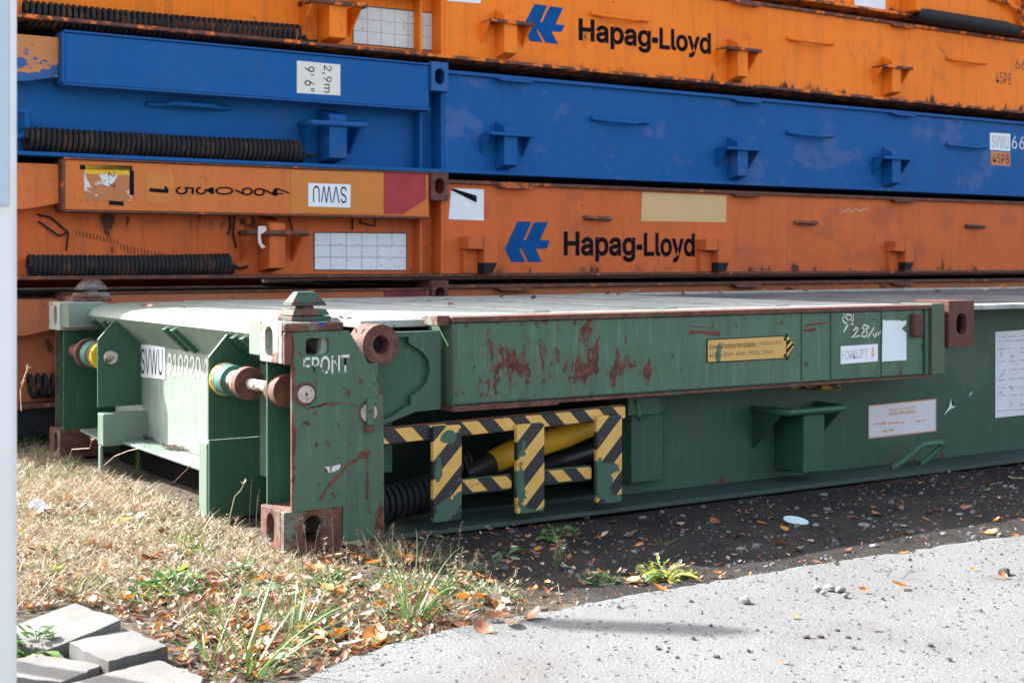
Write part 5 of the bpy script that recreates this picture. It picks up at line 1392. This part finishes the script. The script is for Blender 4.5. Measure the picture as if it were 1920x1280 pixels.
for px, py, s, k in ((1685, 1108, .05, 0), (1618, 1116, .03, 0), (1825, 1075, .025, 0), (1880, 1088, .03, 1), (1493, 1168, .022, 0), (1690, 1040, .05, 0), (1560, 1062, .05, 2), (1545, 1060, .04, 0), (1640, 1190, .025, 2), (1470, 1250, .02, 1), (1530, 1050, .03, 1)):
    leaf(gp(px, py), s, k, LP, GPv)
LD = 'dry brown leaf lying on the dark shaded strip before the green flatrack'; GD = 'leaves on the dark strip'
fixed = [(1645, 965, .055, 1), (1740, 962, .045, 1), (1755, 958, .04, 0), (1735, 975, .03, 0), (1470, 992, .045, 0), (1495, 1028, .045, 1), (1460, 1018, .05, 1), (1720, 905, .03, 0), (1800, 918, .04, 1), (1850, 905, .03, 0), (1900, 900, .05, 2), (1905, 1005, .03, 0), (1810, 952, .04, 1), (1690, 955, .03, 1), (1340, 975, .05, 1), (1275, 978, .035, 2), (1285, 990, .03, 1), (1210, 1012, .03, 0), (1145, 938, .05, 1), (1135, 920, .035, 1), (1180, 1000, .05, 2), (1150, 975, .03, 0), (1010, 1030, .035, 0), (1870, 975, .03, 0), (1860, 1000, .05, 0), (1700, 1000, .03, 1), (1600, 970, .03, 3), (1560, 950, .03, 1), (1400, 960, .03, 1), (1380, 1000, .03, 3), (1880, 935, .03, 1), (1590, 1030, .03, 3)]
for px, py, s, k in fixed: leaf(gp(px, py), s, k, LD, GD)
for i in range(75):
    p = Vector((random.uniform(.55, 3.6), random.uniform(-.85, -.03), 0))
    if p.y < pave_edge(p.x) + .04 or noise.noise((p.x * 4, p.y * 5, 8)) < random.uniform(-.3, .1): continue
    leaf(p, random.uniform(.014, .032), random.choices((0, 1, 2, 3), (.5, 3, 1.6, 2.4))[0], LD, GD)
LGr = 'curled orange or brown leaf caught in the dry grass beside the pavement'; GG = 'leaves in the grass'
for px, py, s, k in ((665, 1045, .07, 0), (690, 1052, .045, 0), (420, 1080, .075, 1), (480, 1090, .07, 0), (495, 1098, .06, 3), (405, 1115, .04, 0), (430, 1140, .05, 2), (560, 1190, .07, 0), (640, 1190, .06, 0), (705, 1200, .08, 0), (655, 1195, .04, 1), (690, 1190, .05, 2), (520, 1240, .05, 2), (880, 1085, .08, 1), (870, 1095, .06, 0), (930, 1170, .06, 1), (860, 1180, .06, 3), (790, 1130, .06, 0), (830, 1135, .06, 1), (1240, 1110, .06, 0), (1190, 1090, .05, 0), (110, 1090, .06, 1), (70, 1095, .05, 0), (55, 1050, .06, 3), (50, 1130, .05, 0), (190, 1070, .05, 0), (210, 1065, .05, 2), (270, 1090, .04, 0), (460, 1180, .06, 1), (470, 1200, .07, 3), (440, 1210, .06, 1), (480, 1225, .06, 0), (360, 1180, .04, 2), (390, 1195, .05, 1), (500, 1175, .05, 0), (545, 1140, .05, 1), (600, 1150, .04, 2), (340, 1240, .05, 1), (420, 1245, .06, 3), (135, 1205, .035, 0), (1000, 1165, .05, 1), (960, 1180, .05, 2), (905, 1190, .05, 1)):
    leaf(gp(px, py), s * 1.15, k, LGr, GG)
for i in range(230):
    p = Vector((random.uniform(-1.15, .35), random.uniform(-1.0, 1.5), 0)) if i < 100 else Vector((random.uniform(-.62, .2), random.uniform(-1.05, -.15), 0))
    if p.y < pave_edge(p.x) + .02 or in_slab(p.x, p.y) or (p.x > -.05 and p.y > -.05): continue
    leaf(p, random.uniform(.025, .06), random.choices((0, 1, 2, 3), (2.6, 2, 1.6, 1.4))[0], LGr, GG, z=hgt(p.x, p.y) + random.uniform(.004, .020))
LT = 'small dry leaf lying on top of the green flatrack'; GT = 'leaves on the flatrack deck'
for px, py, s, k in ((1190, 549, .07, 2), (1160, 552, .05, 1), (1150, 551, .05, 2), (1140, 552, .05, 1), (1430, 548, .05, 2), (1560, 540, .06, 2), (1610, 541, .06, 1), (1655, 541, .06, 3), (1700, 542, .05, 2), (1790, 540, .09, 2), (1880, 541, .06, 0), (1720, 545, .05, 2), (1350, 551, .05, 2), (1480, 545, .06, 3), (1510, 547, .05, 2), (1850, 545, .05, 2), (1760, 548, .05, 3), (1280, 552, .05, 1), (275, 576, .04, 3), (290, 575, .05, 3), (345, 579, .03, 3), (620, 597, .03, 3), (640, 598, .03, 3), (655, 599, .025, 3), (845, 571, .03, 3), (805, 566, .03, 1), (940, 558, .04, 3), (1000, 560, .04, 3)):
    leaf(onz(px, py, HT), s, k, LT, GT, z=HT + .001)
o = leaf(Vector((2.63, .11, 0)), .05, 2, 'pale curled leaf caught under the handle on the bottom flange', None, z=.02)

# twig debris on the ledge of the end panel
def heap(px, py, x, z, n, label):
    p = onz(px, py, z); mb = MB()
    for k in range(n):
        a = random.uniform(-.5, .5) + 1.57; c = Vector((random.gauss(0, .012), random.gauss(0, .05), random.uniform(.001, .012)))
        d = Vector((math.cos(a), math.sin(a), random.uniform(-.2, .2))) * random.uniform(.01, .025)
        mb.tube([c - d, c + d], .0012, 4)
    o = mb.build('twig_heap', plain('twig_brown', (.07, .05, .04), .9, .4, 40), None); o.location = (p.x, p.y, z); return tag(o, label, 'twigs')
heap(275, 822, .14, .1315, 60, 'small heap of dry twigs on the ledge close to the foot block')
heap(325, 842, .14, .1315, 90, 'longer heap of dry twigs in the middle of the ledge below the end panel')

# ------------------------------------------------------------------ single finds on the ground
def stone(px, py, s, label, mat, group=None, sq=.6):
    p = gp(px, py); mb = MB(); n = 0
    bm = bmesh.new(); bmesh.ops.create_icosphere(bm, subdivisions=2, radius=1)
    sd = random.uniform(0, 99)
    for v in bm.verts:
        k = 1 + .35 * noise.noise(v.co * 1.4 + Vector((sd, 0, 0))); v.co = Vector((v.co.x * k, v.co.y * k * .8, v.co.z * k * sq))
    me = bpy.data.meshes.new('stone'); bm.to_mesh(me); bm.free(); me.materials.append(mat)
    o = bpy.data.objects.new('stone', me); col.objects.link(o); o.location = (p.x, p.y, topz(p.x, p.y) + s * sq * .5); o.scale = (s, s, s); o.rotation_euler = (0, 0, random.uniform(0, 6))
    return tag(o, label, 'stone', group)
ST = plain('grey_stone', (.22, .21, .20), .9, .3, 6, bump=.4); STD = plain('dark_clod', (.075, .068, .062), .95, .4, 6, bump=.6); STP = plain('pale_stone', (.17, .17, .18), .9, .2, 6, bump=.3)
stone(1397, 1137, .017, 'single grey stone with a clear shadow on the pavement', ST)
for px, py, s in ((1532, 1113, .016), (1556, 1112, .018), (1576, 1115, .017), (1585, 1125, .012), (1543, 1120, .01)): stone(px, py, s * .8, 'grey stone in the small cluster on the pavement', ST, 'stones in the pavement cluster')
stone(1884, 1082, .018, 'dark clod of earth on the pavement among orange leaves', STD)
for px, py, s in ((1744, 1218, .013), (1512, 1203, .014), (1538, 1202, .013), (1570, 1190, .010), (1344, 1240, .013), (1300, 1205, .011), (1655, 1130, .011), (600, 1250, .018), (1295, 1135, .012), (1590, 1203, .010), (1235, 1225, .010), (1600, 1222, .009), (1780, 1245, .012), (1420, 1190, .008)):
    stone(px, py, s * .62, 'small dark clod of earth on the pale pavement', STD, 'dark clods on the pavement', .4)
for px, py, s in ((1640, 1110 - 90, .016), (1390, 1025, .016), (1280, 962, .012), (1530, 982, .014), (1620, 985, .02), (1800, 965, .013), (1770, 1000, .012), (1330, 905, .013), (1545, 925, .016), (1240, 955, .012), (1500, 1022, .01), (1100, 965, .012), (1205, 965, .014)):
    stone(px, py, s, 'pale pebble on the dark strip before the green flatrack', STP, 'pebbles on the dark strip', .4)
# plastic lid
p = gp(1492, 975); mb = MB()
mb.tube([(0, 0, 0), (0, 0, .004)], .036, 32); ringp = [(.037 * math.cos(k * math.pi / 20), .037 * math.sin(k * math.pi / 20), .005) for k in range(41)]; mb.tube(ringp, .0035, 6)
for k in range(6): mb.tube([(.004 * math.cos(k * 1.047), .004 * math.sin(k * 1.047), .005), (.03 * math.cos(k * 1.047), .03 * math.sin(k * 1.047), .005)], .0012, 4)
o = mb.build('plastic_lid', plain('pale_blue_plastic', (.50, .62, .68), .4, .1, 20, wear=((.12, .09, .07), .66, 40)), None, smooth=40); o.location = (p.x, p.y, topz(p.x, p.y) + .003); o.rotation_euler = (R(9), R(3), 0)
tag(o, 'pale blue round plastic lid lying on the dark strip', 'lid')
# crumpled paper
p = gp(72, 965); bm = bmesh.new(); bmesh.ops.create_grid(bm, x_segments=12, y_segments=12, size=.036)
for v in bm.verts: v.co = Vector((v.co.x, v.co.y * .8, .02 * noise.noise(v.co * 40) + .018 * noise.noise(v.co * 90) + .03))
me = bpy.data.meshes.new('crumpled_paper'); bm.to_mesh(me); bm.free(); me.materials.append(plain('white_paper', (.78, .78, .78), .7, .04))
o = bpy.data.objects.new('crumpled_paper', me); col.objects.link(o); o.location = (p.x, p.y, .0); o.rotation_euler = (R(25), 0, .5); sol = o.modifiers.new('Solidify', 'SOLIDIFY'); sol.thickness = .001
tag(o, 'crumpled white paper lying in the straw near the white post', 'paper')

# ------------------------------------------------------------------ light, sky, camera
w = bpy.data.worlds.new('World'); scene.world = w; w.use_nodes = True
t = w.node_tree; bg = t.nodes['Background']; sky = t.nodes.new('ShaderNodeTexSky'); sky.sky_type = 'NISHITA'; sky.sun_disc = False
el = math.asin(-SUN.z); az = math.atan2(-SUN.x, -SUN.y)
sky.sun_elevation = el; sky.sun_rotation = az
sky.air_density = 1.0; sky.dust_density = 4.0; sky.ozone_density = 1.0
hs_ = t.nodes.new('ShaderNodeHueSaturation'); hs_.inputs['Saturation'].default_value = .52
t.links.new(sky.outputs[0], hs_.inputs['Color']); t.links.new(hs_.outputs[0], bg.inputs[0]); bg.inputs[1].default_value = .15
sl = bpy.data.lights.new('sun', 'SUN'); sl.energy = 5.0; sl.angle = R(.5); sl.color = (1, .97, .93)
so = bpy.data.objects.new('sun', sl); col.objects.link(so); so.rotation_euler = SUN.to_track_quat('-Z', 'Y').to_euler(); so.location = (-4, 6, 8)
cd = bpy.data.cameras.new('camera'); co = bpy.data.objects.new('camera', cd); col.objects.link(co); scene.camera = co
cd.sensor_width = 36; cd.lens = F / 1920 * 36; cd.shift_y = (CY - 640) / 1920
co.location = CAM; co.rotation_euler = (R(90), 0, -YAW)
cd.clip_start = .05; cd.clip_end = 500
cd.dof.use_dof = True; cd.dof.focus_distance = 4.0; cd.dof.aperture_fstop = 8.0
scene.view_settings.view_transform = 'Standard'; scene.view_settings.look = 'None'; scene.view_settings.exposure = 1.85; scene.view_settings.gamma = 1
scene.cycles.max_bounces = 6; scene.cycles.use_denoising = True
